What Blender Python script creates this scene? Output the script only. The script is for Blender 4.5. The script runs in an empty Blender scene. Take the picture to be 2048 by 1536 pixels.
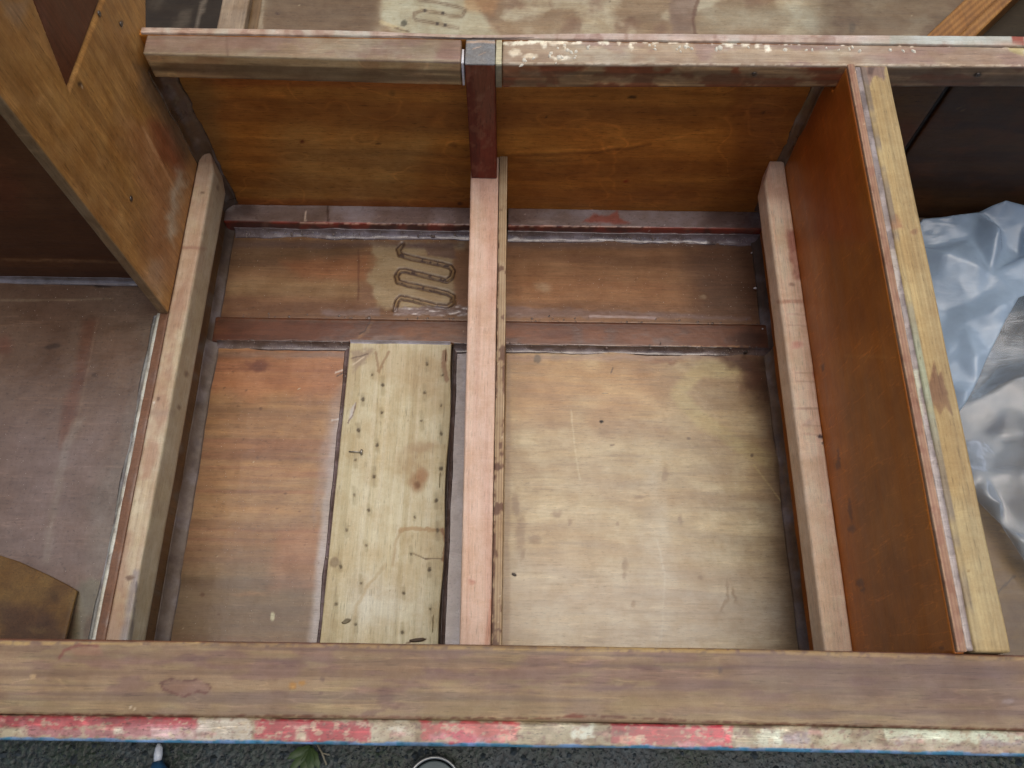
import bpy, math, random
import numpy as np

random.seed(4)
RNG = np.random.default_rng(7)
scene = bpy.context.scene
C = scene.collection

# ------------------------------------------------------------------ camera
FPX = 1690.0                                    # focal length in photo pixels (photo 2048 wide)
PI_, RO, YA = [math.radians(a) for a in (66.8, 1.09, -0.31)]
CAM = np.array([0.0, 0.0, 1.30])
_cy, _sy = math.cos(YA), math.sin(YA)
_Rz = np.array([[_cy, _sy, 0], [-_sy, _cy, 0], [0, 0, 1]])
_fw = np.array([0, math.cos(PI_), -math.sin(PI_)]); _r = np.array([1, 0, 0.]); _u = np.cross(_r, _fw)
_c, _s = math.cos(RO), math.sin(RO)
ROT = np.array([_c * _r + _s * _u, -_s * _r + _c * _u, _fw]) @ _Rz     # rows: right, up, forward


def proj(P):
    q = (np.asarray(P, float) - CAM) @ ROT.T
    w = np.where(q[:, 2] > 1e-3, q[:, 2], 1e-3)
    return q[:, 0] / w * FPX + 1024, -q[:, 1] / w * FPX + 768


def ray(x, y):
    return ROT.T @ np.array([(x - 1024) / FPX, -(y - 768) / FPX, 1.])


def onz(x, y, z):
    d = ray(x, y); return CAM + d * (z - CAM[2]) / d[2]


from mathutils import Matrix, Vector
cam = bpy.data.objects.new('camera', bpy.data.cameras.new('camera'))
C.objects.link(cam)
M3 = Matrix((ROT[0], ROT[1], -ROT[2])).transposed()
cam.matrix_world = Matrix.Translation(Vector(CAM)) @ M3.to_4x4()
cam.data.sensor_width = 36; cam.data.lens = FPX / 2048 * 36
cam.data.clip_start = 0.02; cam.data.clip_end = 200
cam.data.dof.use_dof = True; cam.data.dof.focus_distance = 1.2; cam.data.dof.aperture_fstop = 14
scene.camera = cam

# ------------------------------------------------------------------ sky, sun, exposure
SUN_EL, SUN_AZ = math.radians(80), math.radians(60)       # azimuth clockwise from +Y
w = bpy.data.worlds.new("World"); scene.world = w; w.use_nodes = True
nt = w.node_tree; bg = nt.nodes['Background']
sky = nt.nodes.new('ShaderNodeTexSky'); sky.sky_type = 'NISHITA'; sky.sun_disc = False
sky.sun_elevation = SUN_EL; sky.sun_rotation = SUN_AZ
sky.air_density = 1.0; sky.dust_density = 6.0; sky.ozone_density = 1.0
nt.links.new(sky.outputs[0], bg.inputs[0]); bg.inputs[1].default_value = 0.12
sun = bpy.data.objects.new('sun', bpy.data.lights.new('sun', 'SUN')); C.objects.link(sun)
sun.data.energy = 1.0; sun.data.angle = math.radians(60); sun.data.color = (1.0, 0.955, 0.89)
sdir = Vector((math.sin(SUN_AZ) * math.cos(SUN_EL), math.cos(SUN_AZ) * math.cos(SUN_EL), math.sin(SUN_EL)))
sun.rotation_euler = sdir.to_track_quat('Z', 'Y').to_euler()
scene.view_settings.view_transform = 'Standard'; scene.view_settings.look = 'None'
scene.view_settings.gamma = 1.0; scene.view_settings.exposure = 0.05
scene.render.film_transparent = False

# ------------------------------------------------------------------ noise
def _h(ix, iy, seed):
    n = (ix.astype(np.int64) * 374761393 + iy.astype(np.int64) * 668265263 + seed * 974634777) & 0xffffffff
    n = ((n ^ (n >> 13)) * 1274126177) & 0xffffffff
    return ((n ^ (n >> 16)) & 0xffff) / 65535.0


def vn(x, y, seed=0):
    xi = np.floor(x); yi = np.floor(y); fx = x - xi; fy = y - yi
    fx = fx * fx * (3 - 2 * fx); fy = fy * fy * (3 - 2 * fy)
    a = _h(xi, yi, seed); b = _h(xi + 1, yi, seed); c = _h(xi, yi + 1, seed); d = _h(xi + 1, yi + 1, seed)
    return (a * (1 - fx) + b * fx) * (1 - fy) + (c * (1 - fx) + d * fx) * fy


def fbm(x, y, o=4, seed=0):
    s = 0; a = .5; t = 0
    for i in range(o):
        s = s + a * vn(x, y, seed + i * 17); t += a; a *= .5; x = x * 2.03 + 3.1; y = y * 2.03 + 1.7
    return s / t


def sstep(a, b, x):
    t = np.clip((x - a) / (b - a), 0, 1); return t * t * (3 - 2 * t)


def seg_dist(px, py, pts):
    d = np.full(px.shape, 1e9)
    for (ax, ay), (bx, by) in zip(pts[:-1], pts[1:]):
        vx, vy = bx - ax, by - ay; L = vx * vx + vy * vy + 1e-9
        t = np.clip(((px - ax) * vx + (py - ay) * vy) / L, 0, 1)
        d = np.minimum(d, np.hypot(px - ax - t * vx, py - ay - t * vy))
    return d


def poly_sd(px, py, pts):
    d = seg_dist(px, py, pts + [pts[0]])
    ins = np.zeros(px.shape, bool)
    n = len(pts)
    for i in range(n):
        (x1, y1), (x2, y2) = pts[i], pts[(i + 1) % n]
        c = ((y1 > py) != (y2 > py)) & (px < (x2 - x1) * (py - y1) / (y2 - y1 + 1e-12) + x1)
        ins ^= c
    return np.where(ins, -d, d)


# ------------------------------------------------------------------ painting stains, wear and some edge shade onto vertices
class Paint:
    """colours in sRGB 0..255 for each vertex; stain outlines are given in photo pixels as read off the
    photograph and laid onto the surface where they stand (they are fixed to the wood)."""
    def __init__(s, P, base):
        s.P = P; s.x, s.y = proj(P); s.C = np.tile(np.array(base, float), (len(P), 1)); s.G = np.zeros(len(P))

    def mix(s, m, col, gloss=None):
        m = np.clip(m, 0, 1)[:, None]; s.C = s.C * (1 - m) + np.array(col, float) * m
        if gloss is not None: s.G = s.G * (1 - m[:, 0]) + gloss * m[:, 0]
        return s

    def warp(s, amt, sc, seed):
        return (s.x + (fbm(s.x / sc, s.y / sc, 4, seed) - .5) * 2 * amt,
                s.y + (fbm(s.x / sc + 50, s.y / sc, 4, seed + 5) - .5) * 2 * amt)

    def blob(s, cx, cy, rx, ry, col, a=1, soft=.5, ang=0, w=4, sc=14, gloss=None, seed=1):
        wx, wy = s.warp(w, sc, seed + int(cx) % 97)
        dx, dy = wx - cx, wy - cy; c_, s_ = math.cos(math.radians(ang)), math.sin(math.radians(ang))
        u = (dx * c_ + dy * s_) / rx; v = (-dx * s_ + dy * c_) / ry
        return s.mix(a * (1 - sstep(1 - soft, 1 + soft * .3, np.hypot(u, v))), col, gloss)

    def line(s, pts, wd, col, a=1, soft=1.5, w=1.5, sc=12, gloss=None, seed=3, brk=0):
        wx, wy = s.warp(w, sc, seed + int(pts[0][0]) % 89)
        d = seg_dist(wx, wy, pts)
        m = a * (1 - sstep(wd / 2, wd / 2 + soft, d))
        if brk: m = m * sstep(brk - .12, brk + .12, fbm(s.x / 9, s.y / 9, 3, seed + 9))
        return s.mix(m, col, gloss)

    def poly(s, pts, col, a=1, soft=6, w=5, sc=20, gloss=None, seed=5):
        wx, wy = s.warp(w, sc, seed)
        return s.mix(a * (1 - sstep(-soft, soft, poly_sd(wx, wy, pts))), col, gloss)

    def streak(s, ax, col, a=.5, fine=60, along=4, lo=.45, hi=.7, seed=11, other=None, gloss=None):
        u = s.P[:, ax]; v = s.P[:, other if other is not None else (1 if ax == 0 else 0)]
        n = fbm(u * along + .7 * fbm(u * 3, v * 8, 2, seed + 1), v * fine + 2.0 * fbm(u * 2.2, v * 5, 2, seed + 2), 4, seed)
        return s.mix(a * sstep(lo, hi, n), col, gloss)

    def cloud(s, col, a=.5, sc=60, lo=.45, hi=.7, seed=21, gloss=None, asp=1.0):
        n = fbm(s.x / sc, s.y / sc * asp, 5, seed)
        return s.mix(a * sstep(lo, hi, n), col, gloss)

    def specks(s, col, dens=.03, sc=5, a=.8, seed=31):
        n = vn(s.x / sc, s.y / sc, seed)
        return s.mix(a * sstep(1 - dens, 1 - dens * .4, n), col)


def lin(c):
    c = np.clip(c / 255.0, 0, 1)
    return np.where(c <= .04045, c / 12.92, ((c + .055) / 1.055) ** 2.4)


# ------------------------------------------------------------------ materials
def wood_mat(name, axis=0, grain=.25, fine=300., rough=.5, coat=0., bump=.15, along=22., coatr=.18, big=.12, spec=.5, pores=.3, scr=.5, dirt=.16):
    """varnished or bare wood: vertex colour carries the stains, nodes add grain, pores, relief and gloss"""
    m = bpy.data.materials.new(name); m.use_nodes = True
    n = m.node_tree.nodes; l = m.node_tree.links; b = n['Principled BSDF']
    at = n.new('ShaderNodeAttribute'); at.attribute_name = 'Col'
    tc = n.new('ShaderNodeTexCoord'); mp = n.new('ShaderNodeMapping')
    sc = [fine, fine, fine]; sc[axis] = along
    mp.inputs['Scale'].default_value = sc
    l.new(tc.outputs['Object'], mp.inputs['Vector'])
    nz = n.new('ShaderNodeTexNoise'); nz.inputs['Scale'].default_value = 1; nz.inputs['Detail'].default_value = 5
    nz.inputs['Roughness'].default_value = .6; nz.inputs['Distortion'].default_value = .3
    l.new(mp.outputs[0], nz.inputs['Vector'])
    mp2 = n.new('ShaderNodeMapping'); sc2 = [fine * .17] * 3; sc2[axis] = along * .25
    mp2.inputs['Scale'].default_value = sc2; l.new(tc.outputs['Object'], mp2.inputs['Vector'])
    nb = n.new('ShaderNodeTexNoise'); nb.inputs['Scale'].default_value = 1; nb.inputs['Detail'].default_value = 4
    nb.inputs['Distortion'].default_value = .6
    l.new(mp2.outputs[0], nb.inputs['Vector'])
    nf = n.new('ShaderNodeTexNoise'); nf.inputs['Scale'].default_value = 900; nf.inputs['Detail'].default_value = 2
    l.new(tc.outputs['Object'], nf.inputs['Vector'])

    def mr(src, a, b_, lo=.3, hi=.7):
        q = n.new('ShaderNodeMapRange'); q.inputs[1].default_value = lo; q.inputs[2].default_value = hi
        q.inputs[3].default_value = a; q.inputs[4].default_value = b_; l.new(src, q.inputs[0]); return q.outputs[0]

    def mul(a, b_):
        q = n.new('ShaderNodeMath'); q.operation = 'MULTIPLY'; l.new(a, q.inputs[0])
        if isinstance(b_, float): q.inputs[1].default_value = b_
        else: l.new(b_, q.inputs[1])
        return q.outputs[0]
    g = mul(mul(mr(nz.outputs[0], 1 - grain, 1 + grain * .6), mr(nb.outputs[0], 1 - big, 1 + big)), mr(nf.outputs[0], .93, 1.07))
    # open pores: short dark dashes along the grain
    mp3 = n.new('ShaderNodeMapping'); sc3 = [fine * 2.2] * 3; sc3[axis] = max(60., along * 4)
    mp3.inputs['Scale'].default_value = sc3; l.new(tc.outputs['Object'], mp3.inputs['Vector'])
    npo = n.new('ShaderNodeTexNoise'); npo.inputs['Scale'].default_value = 1; npo.inputs['Detail'].default_value = 2; l.new(mp3.outputs[0], npo.inputs['Vector'])
    # dirt rubbed into the surface, crisp edged and blotchy
    nd = n.new('ShaderNodeTexNoise'); nd.inputs['Scale'].default_value = 21; nd.inputs['Detail'].default_value = 10; nd.inputs['Roughness'].default_value = .72
    l.new(tc.outputs['Object'], nd.inputs['Vector'])
    # fine scratches: thin iso-lines of a stretched, turned noise
    sc_out = []
    for rz, sx, seed in ((.5, 5, 0.), (-.9, 7, 13.)):
        mq = n.new('ShaderNodeMapping'); mq.inputs['Rotation'].default_value = (0, 0, rz); mq.inputs['Scale'].default_value = (sx, 70, 9); mq.inputs['Location'].default_value = (seed, seed, 0)
        l.new(tc.outputs['Object'], mq.inputs['Vector'])
        nq = n.new('ShaderNodeTexNoise'); nq.inputs['Scale'].default_value = 1; nq.inputs['Detail'].default_value = 2; l.new(mq.outputs[0], nq.inputs['Vector'])
        sb = n.new('ShaderNodeMath'); sb.operation = 'SUBTRACT'; sb.inputs[1].default_value = .62; l.new(nq.outputs[0], sb.inputs[0])
        ab = n.new('ShaderNodeMath'); ab.operation = 'ABSOLUTE'; l.new(sb.outputs[0], ab.inputs[0])
        sc_out.append(mr(ab.outputs[0], 1 + scr * .5, 1.0, 0, .012))
    g = mul(mul(g, mr(npo.outputs[0], 1.0, 1 - pores, .60, .70)), mul(mr(nd.outputs[0], 1 - dirt, 1 + dirt * .6, .36, .62), mul(sc_out[0], sc_out[1])))
    vm = n.new('ShaderNodeVectorMath'); vm.operation = 'SCALE'
    l.new(at.outputs['Color'], vm.inputs[0]); l.new(g, vm.inputs['Scale'])
    tv = n.new('ShaderNodeCombineXYZ'); tv.inputs[0].default_value = 1.0
    l.new(mr(nd.outputs[0], .93, 1.02, .4, .6), tv.inputs[1]); l.new(mr(nd.outputs[0], .84, 1.04, .4, .6), tv.inputs[2])
    vt = n.new('ShaderNodeVectorMath'); vt.operation = 'MULTIPLY'; l.new(vm.outputs[0], vt.inputs[0]); l.new(tv.outputs[0], vt.inputs[1])
    l.new(vt.outputs[0], b.inputs['Base Color']); b.inputs['Specular IOR Level'].default_value = spec
    # roughness: glossier where resin lies (alpha of the vertex colour)
    rr = n.new('ShaderNodeMapRange'); rr.inputs[3].default_value = rough; rr.inputs[4].default_value = .22
    l.new(at.outputs['Alpha'], rr.inputs[0])
    ad = n.new('ShaderNodeMath'); ad.operation = 'ADD'; l.new(rr.outputs[0], ad.inputs[0]); l.new(mr(nb.outputs[0], -.07, .09), ad.inputs[1])
    l.new(ad.outputs[0], b.inputs['Roughness'])
    ca = n.new('ShaderNodeMapRange'); ca.inputs[3].default_value = coat; ca.inputs[4].default_value = 1.0
    l.new(at.outputs['Alpha'], ca.inputs[0]); l.new(ca.outputs[0], b.inputs['Coat Weight'])
    b.inputs['Coat Roughness'].default_value = coatr
    bp = n.new('ShaderNodeBump'); bp.inputs['Strength'].default_value = bump; bp.inputs['Distance'].default_value = .0008
    l.new(nz.outputs[0], bp.inputs['Height'])
    bp2 = n.new('ShaderNodeBump'); bp2.inputs['Strength'].default_value = .25; bp2.inputs['Distance'].default_value = .0015
    nl = n.new('ShaderNodeTexNoise'); nl.inputs['Scale'].default_value = 70; nl.inputs['Detail'].default_value = 3
    l.new(tc.outputs['Object'], nl.inputs['Vector'])
    l.new(nl.outputs[0], bp2.inputs['Height']); l.new(bp.outputs[0], bp2.inputs['Normal'])
    l.new(bp2.outputs[0], b.inputs['Normal']); l.new(bp2.outputs[0], b.inputs['Coat Normal'])
    return m


MX = wood_mat('varnished_ply_grain_across', 0, .15, 380, .46, .35, along=30, coatr=.22, scr=.3)
MXD = wood_mat('dark_varnished_ply', 0, .16, 300, .5, .03, bump=.08, spec=.3, pores=.4)
MXR = wood_mat('bare_rail_timber', 0, .15, 420, .6, .03, along=14)
MY = wood_mat('bare_softwood_lengthwise', 1, .10, 420, .62, .0, along=12, big=.05, scr=.12, dirt=.12)
MYC = wood_mat('coarse_pine_lengthwise', 1, .2, 260, .6, .0, along=5, big=.10, scr=.15)
MZ = wood_mat('varnished_ply_grain_upright', 2, .2, 320, .48, .03, along=16, bump=.1, spec=.3, pores=.4)
MG = wood_mat('resin_glaze', 0, .10, 160, .42, .5, along=60, coatr=.25)
MF = wood_mat('epoxy_fillet', 0, .12, 120, .35, .6, along=60, bump=.3, coatr=.1, big=.2, dirt=.4, scr=0., pores=0.)
MP = wood_mat('flaking_paint', 0, .12, 300, .5, .05, along=60, bump=.3, dirt=.35, scr=1., pores=.5)


MR = wood_mat('dull_putty', 0, .1, 120, .7, 0., along=60, bump=.3, scr=0., pores=0., dirt=.35)


MS = wood_mat('smooth_side_ply', 1, .08, 200, .42, .08, along=10, bump=.05, spec=.35, pores=.15, scr=.6, dirt=.14, big=.06)

# ------------------------------------------------------------------ mesh helpers
def smooth(me):
    me.polygons.foreach_set('use_smooth', [True] * len(me.polygons))


def link(name, me, mat, parent):
    o = bpy.data.objects.new(name, me); C.objects.link(o)
    if mat: me.materials.append(mat)
    o.parent = parent
    return o


def mesh_from(verts, quads, extra=None):
    me = bpy.data.meshes.new('m')
    nv, nq = len(verts), len(quads)
    me.vertices.add(nv); me.vertices.foreach_set('co', np.asarray(verts, np.float32).ravel())
    loops = quads.astype(np.int32).ravel()
    starts = np.arange(nq, dtype=np.int32) * 4
    if extra is not None and len(extra) > 2:
        starts = np.append(starts, len(loops)).astype(np.int32)
        loops = np.append(loops, extra).astype(np.int32)
    me.loops.add(len(loops)); me.loops.foreach_set('vertex_index', loops)
    me.polygons.add(len(starts)); me.polygons.foreach_set('loop_start', starts)
    me.update(calc_edges=True); me.validate()
    smooth(me)
    return me


def colour(me, col_srgb, gloss, k=1.0):
    a = me.color_attributes.new('Col', 'FLOAT_COLOR', 'POINT')
    c = np.empty((len(col_srgb), 4), np.float32)
    c[:, :3] = np.clip(lin(col_srgb) * np.asarray(k, float), 0.002, .85); c[:, 3] = gloss
    a.data.foreach_set('color', c.ravel())


def axis_pts(lo, hi, res, r):
    L = hi - lo; n = max(1, int(round((L - 2 * r) / res)))
    mid = np.linspace(lo + r, hi - r, n + 1)
    return np.concatenate([[lo, lo + .4 * r], mid, [hi - .4 * r, hi]])


def gbox(name, parent, mat, x, y, z, res=.002, r=.0015, base=(128, 128, 128), paint=None, disp=None, warp=None,
         hide='-z', k=1.0, label=None, wob=.0004, resx=None, resy=None, resz=None, seed=0, rough_edge=.5):
    ax = [axis_pts(x[0], x[1], resx or res, r), axis_pts(y[0], y[1], resy or res, r), axis_pts(z[0], z[1], resz or res, r)]
    n = [len(a) for a in ax]
    I, J, K = np.meshgrid(*[np.arange(m) for m in n], indexing='ij')
    surf = (I == 0) | (I == n[0] - 1) | (J == 0) | (J == n[1] - 1) | (K == 0) | (K == n[2] - 1)
    drop = np.zeros_like(surf); peri = None
    hd = {'-x': (0, 0), '+x': (0, 1), '-y': (1, 0), '+y': (1, 1), '-z': (2, 0), '+z': (2, 1)}.get(hide)
    G = (I, J, K)
    if hd:
        d, s = hd; o = [q for q in range(3) if q != d]
        drop = (G[d] == (n[d] - 1 if s else 0)) & (G[o[0]] > 0) & (G[o[0]] < n[o[0]] - 1) & (G[o[1]] > 0) & (G[o[1]] < n[o[1]] - 1)
    idx = -np.ones(n, np.int64); sel = surf & ~drop; idx[sel] = np.arange(sel.sum())
    P = np.stack([ax[0][I[sel]], ax[1][J[sel]], ax[2][K[sel]]], 1)
    quads = []
    for d in range(3):
        for s in (0, 1):
            if hd == (d, s): continue
            A = np.take(idx, n[d] - 1 if s else 0, axis=d)
            q = np.stack([A[:-1, :-1], A[1:, :-1], A[1:, 1:], A[:-1, 1:]], -1).reshape(-1, 4)
            if (s == 1) == (d == 1): q = q[:, ::-1]
            quads.append(q)
    extra = None
    if hd:
        d, s = hd; A = np.take(idx, n[d] - 1 if s else 0, axis=d)
        extra = np.concatenate([A[:, 0], A[-1, 1:], A[-2::-1, -1], A[0, -2:0:-1]])
        if (s == 1) == (d == 1): extra = extra[::-1]
    quads = np.concatenate(quads)
    lo = np.array([x[0], y[0], z[0]]) + r; hi = np.array([x[1], y[1], z[1]]) - r
    q = np.clip(P, lo, hi); dd = P - q; L = np.linalg.norm(dd, axis=1, keepdims=True)
    # worn corners: the arris is cut back unevenly
    nn = (np.abs(dd) > 1e-7).sum(1)
    wear = 1 - rough_edge * np.where(nn > 1, fbm(P[:, 0] * 60 + P[:, 2] * 31, P[:, 1] * 60 + P[:, 2] * 17, 3, 90 + seed), 0) * .8
    P = q + dd / np.maximum(L, 1e-9) * r * wear[:, None]
    wv = fbm(P[:, 0] * 14 + P[:, 2] * 9, P[:, 1] * 14 + P[:, 2] * 5, 2, 70 + seed) - .5
    P = P + dd / np.maximum(L, 1e-9) * (wv * 2 * wob)[:, None]
    N = dd / np.maximum(L, 1e-9)
    if warp: P = warp(P)
    pt = Paint(P, base)
    if paint: paint(pt)
    if disp: P = P + disp(pt, N)
    me = mesh_from(P, quads, extra)
    colour(me, pt.C, pt.G, k)
    o = link(name, me, mat, parent)
    if label: o['label'] = label
    return o


def fillet(name, parent, pts, A, B, r, base=(104, 90, 84), k=1.0, lump=.25, seed=0, gl=.75, step=.003, paint=None, nseg=7, mat=None, convex=False):
    """a resin fillet run along a corner line: A and B point along the two faces it joins"""
    pts = [np.array(p, float) for p in pts]; path = []
    for a, b in zip(pts[:-1], pts[1:]):
        m = max(1, int(np.linalg.norm(b - a) / step))
        path += [a + (b - a) * i / m for i in range(m)]
    path.append(pts[-1]); path = np.array(path); m = len(path)
    A = np.array(A, float); B = np.array(B, float)
    s = np.arange(m) * step
    R = r * (1 + lump * 2 * (fbm(s * 18, s * 0, 4, 40 + seed) - .5))
    V = []
    for j in range(nseg + 1):
        t = j / nseg * math.pi / 2
        if convex: a_, b_ = math.cos(t), math.sin(t)
        else: a_, b_ = 1 - math.sin(t), 1 - math.cos(t)
        bmp = (fbm(s * 60, np.full(m, j * .6), 3, 55 + seed) - .5) * r * lump * .5 * math.sin(2 * t)
        V.append(path + A * (R * a_ + bmp)[:, None] + B * (R * b_ + bmp)[:, None])
    V.append(path - (A + B) * .001)
    ns = nseg + 2
    V = np.stack(V, 1).reshape(-1, 3)
    ii, jj = np.meshgrid(np.arange(m - 1), np.arange(ns), indexing='ij')
    j2 = (jj + 1) % ns
    q = np.stack([ii * ns + jj, (ii + 1) * ns + jj, (ii + 1) * ns + j2, ii * ns + j2], -1).reshape(-1, 4)
    pt = Paint(V, base); pt.G[:] = gl * (.6 + .4 * fbm(pt.x / 20, pt.y / 20, 3, 8 + seed))
    pt.cloud((86, 72, 66), .5, 26, .5, .75, 61 + seed); pt.cloud((128, 122, 128), .5, 40, .5, .75, 67 + seed)
    if paint: paint(pt)
    me = mesh_from(V, q)
    import bmesh
    bm = bmesh.new(); bm.from_mesh(me); bmesh.ops.recalc_face_normals(bm, faces=bm.faces); bm.to_mesh(me); bm.free(); smooth(me)
    colour(me, pt.C, pt.G, k)
    return link(name, me, mat or MF, parent)


def empty(name, loc, label=None, cat=None, group=None):
    o = bpy.data.objects.new(name, None); C.objects.link(o); o.location = loc; o.empty_display_size = .05
    if label: o['label'] = label
    if cat: o['category'] = cat
    if group: o['group'] = group
    return o


def tag(o, label, cat, group=None, kind=None):
    o['label'] = label; o['category'] = cat
    if group: o['group'] = group
    if kind: o['kind'] = kind


# ================================================================== the boat
boat = empty('wooden_boat', (0, 0, 0), 'bare wooden boat interior with timber beams, ply floor panels and chipped red side rail', 'boat')
ZF = .10          # inside face of the bottom
ZB = .262         # top of the three lengthwise bearers
ZR = .492         # top of rail and cross beam
YP = .819         # front face of the cross bulkhead
XL, XR = -.474, .410
SHIFT = {}

def sheer(P):                                   # the rail curves very slightly in plan
    X = P[:, 0]; P = P.copy(); P[:, 1] += -.004 * (np.clip(X, 0, 2) / .5) ** 2 * .8; return P

# ---- floor: upper panel with the zigzag scar
ZIG = [(805, 489), (797, 499), (800, 509), (825, 516), (883, 528), (901, 533), (907, 542), (903, 555), (893, 561), (869, 555),
       (835, 547), (810, 541), (800, 541), (793, 552), (796, 563), (815, 569), (869, 580), (895, 586), (906, 592), (906, 606),
       (895, 614), (869, 611), (827, 600), (801, 595), (794, 602), (789, 619)]

def p_upper(p):
    p.C[:] = (134, 104, 78)
    p.streak(0, (104, 76, 56), .6, 90, 3, .45, .62, 3); p.streak(0, (160, 128, 96), .55, 70, 2.5, .5, .68, 4)
    p.poly([(450, 485), (720, 485), (720, 530), (450, 540)], (98, 78, 58), .6, 18, 8, 40)
    p.poly([(450, 560), (725, 562), (720, 596), (450, 592)], (148, 126, 94), .6, 12, 6, 40)
    p.poly([(560, 520), (735, 512), (740, 562), (600, 556)], (152, 100, 66), .55, 12, 8, 30)
    p.poly([(450, 596), (720, 600), (720, 630), (450, 630)], (110, 78, 58), .5, 10, 6, 30)
    p.poly([(1008, 490), (1500, 480), (1520, 640), (1008, 640)], (148, 108, 74), .35, 20, 12, 60)
    p.poly([(1030, 545), (1330, 560), (1420, 600), (1040, 612)], (168, 122, 82), .45, 26, 14, 50)
    p.poly([(1370, 490), (1530, 480), (1530, 640), (1400, 640)], (84, 62, 50), .6, 34, 16, 50)
    p.blob(1085, 574, 22, 12, (176, 160, 140), .7, .8); p.blob(1405, 594, 10, 6, (178, 168, 150), .6, .6)
    # scraped pale area round the scar
    p.poly([(742, 486), (930, 486), (912, 618), (786, 624), (750, 610), (745, 585), (732, 560), (752, 530)], (166, 154, 128), .9, 6, 9, 14)
    p.poly([(905, 500), (940, 500), (940, 625), (912, 620)], (132, 98, 72), .9, 6, 3, 16)
    p.poly([(722, 560), (745, 575), (752, 612), (735, 625), (712, 620)], (130, 100, 82), .5, 8, 6, 10)
    p.poly([(815, 487), (905, 487), (915, 518), (855, 510), (850, 497), (812, 493)], (112, 92, 92), .7, 3, 4, 8, .8)
    d = seg_dist(*p.warp(1.2, 8, 77), ZIG)
    br = sstep(.3, .6, fbm(p.x / 9, p.y / 9, 3, 79)); wv_ = 1 + .5 * (fbm(p.x / 16, p.y / 16, 3, 81) - .3); p.mix((1 - sstep(4.5 * wv_, 8 * wv_, d)) * .35, (140, 122, 92)); p.mix(np.exp(-((d - 3.6 * wv_) / 1.7) ** 2) * (.6 + .4 * br), (66, 42, 26)); p.mix((1 - sstep(.6, 1.9, d)) * .7, (148, 124, 90)); p.mix(np.exp(-(d / 3.5) ** 2) * sstep(.62, .7, fbm(p.x / 7, p.y / 7, 2, 83)) * .9, (62, 40, 26))
    # resin smeared along the lower lip
    p.poly([(788, 614), (935, 612), (935, 631), (785, 631)], (140, 130, 138), .8, 3, 5, 9, .9)
    p.poly([(640, 622), (760, 616), (760, 632), (640, 632)], (128, 116, 124), .65, 4, 5, 14, .8)
    p.poly([(1008, 612), (1240, 622), (1400, 630), (1500, 634), (1500, 640), (1008, 634)], (126, 112, 124), .55, 4, 5, 20, .8)
    p.line([(1180, 632), (1310, 636)], 2.5, (180, 170, 180), .8, 2, 1, gloss=1)
    p.poly([(455, 480), (930, 486), (930, 496), (455, 496)], (100, 88, 92), .5, 6, 4, 20, .7)
    p.poly([(1005, 484), (1520, 480), (1520, 494), (1005, 498)], (104, 90, 96), .45, 6, 5, 20, .7)
    p.specks((196, 184, 168), .012, 3.2, .8)
    p.specks((60, 44, 34), .02, 4, .6, 33)
    p.line([(717, 500), (717, 600)], 2, (96, 62, 44), .5, 2)


def zig_disp(p, N):
    d = seg_dist(p.x, p.y, ZIG); h = -np.exp(-((d - 4.0) / 1.7) ** 2) * .0018 + (1 - sstep(0, 3.0, d)) * .0018
    h += (sstep(606, 616, p.y) * (1 - sstep(628, 634, p.y))) * (sstep(770, 800, p.x) * (1 - sstep(925, 945, p.x)) + .25) * (fbm(p.x / 9, p.y / 5, 3, 9) - .5) * .0012
    return N * np.array([0, 0, 1.]) * h[:, None]

gbox('floor_panel', boat, MX, (-.50, .43), (.622, .83), (ZF - .012, ZF + .002), .0012, .0006, paint=p_upper, disp=zig_disp, k=(.94, .86, .74), resz=.02,
     label='upper floor panel with a zigzag scar in a scraped pale patch')

# ---- raised batten below it
def p_batten(p):
    p.C[:] = (140, 96, 72)
    p.streak(0, (104, 60, 44), .6, 80, 3, .45, .65, 13); p.streak(0, (164, 118, 84), .5, 60, 3, .5, .7, 14)
    p.poly([(440, 636), (700, 640), (700, 695), (440, 690)], (110, 62, 44), .6, 20, 10, 40)
    p.poly([(820, 650), (930, 650), (930, 690), (800, 690)], (158, 112, 78), .5, 16, 8, 30)
    p.poly([(1005, 650), (1500, 655), (1500, 690), (1005, 690)], (150, 96, 68), .4, 12, 10, 40)
    p.blob(1120, 668, 60, 12, (96, 52, 40), .5, .8); p.blob(1500, 676, 40, 22, (66, 44, 38), .7, .8)
    p.line([(745, 640), (735, 662), (722, 670), (716, 678)], 4, (176, 140, 104), .9, 2, 3, 8)
    p.line([(741, 640), (731, 662), (720, 668)], 1.5, (60, 40, 32), .9, 1.2, 2, 8)
    p.poly([(745, 668), (800, 672), (830, 686), (740, 690)], (136, 118, 120), .6, 4, 5, 10, .9)
    p.line([(445, 683), (560, 690), (1000, 690), (1500, 694)], 3.5, (196, 160, 122), .8, 1.5, 2.2, 11, brk=.45)
    p.blob(888, 637, 7, 6, (120, 20, 14), .95, .3, w=1); p.blob(889, 636, 2.5, 2, (205, 110, 90), .8, .4, w=0)
    p.line([(440, 640), (760, 642), (1000, 642), (1500, 648)], 4, (112, 92, 86), .6, 4, 4, 14, brk=.45, gloss=.9); p.cloud((96, 62, 48), .5, 34, .5, .7, 15, asp=2, gloss=.7)
    p.specks((190, 180, 170), .012, 3, .7)

def d_batten(p, N):
    e = (fbm(p.P[:, 0] * 55, p.P[:, 0] * 0, 4, 5) - .5) * .0055 * np.clip((.592 - p.P[:, 1]) / .012, 0, 1)
    return np.stack([e * 0, e, e * 0], 1)

gbox('floor_batten', boat, MX, (-.47, .43), (.578, .6215), (ZF - .01, ZF + .006), .0018, .0025, paint=p_batten, disp=d_batten, resz=.004, k=(.62, .54, .42),
     label='reddish raised floor batten with splintered front edge')

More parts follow.
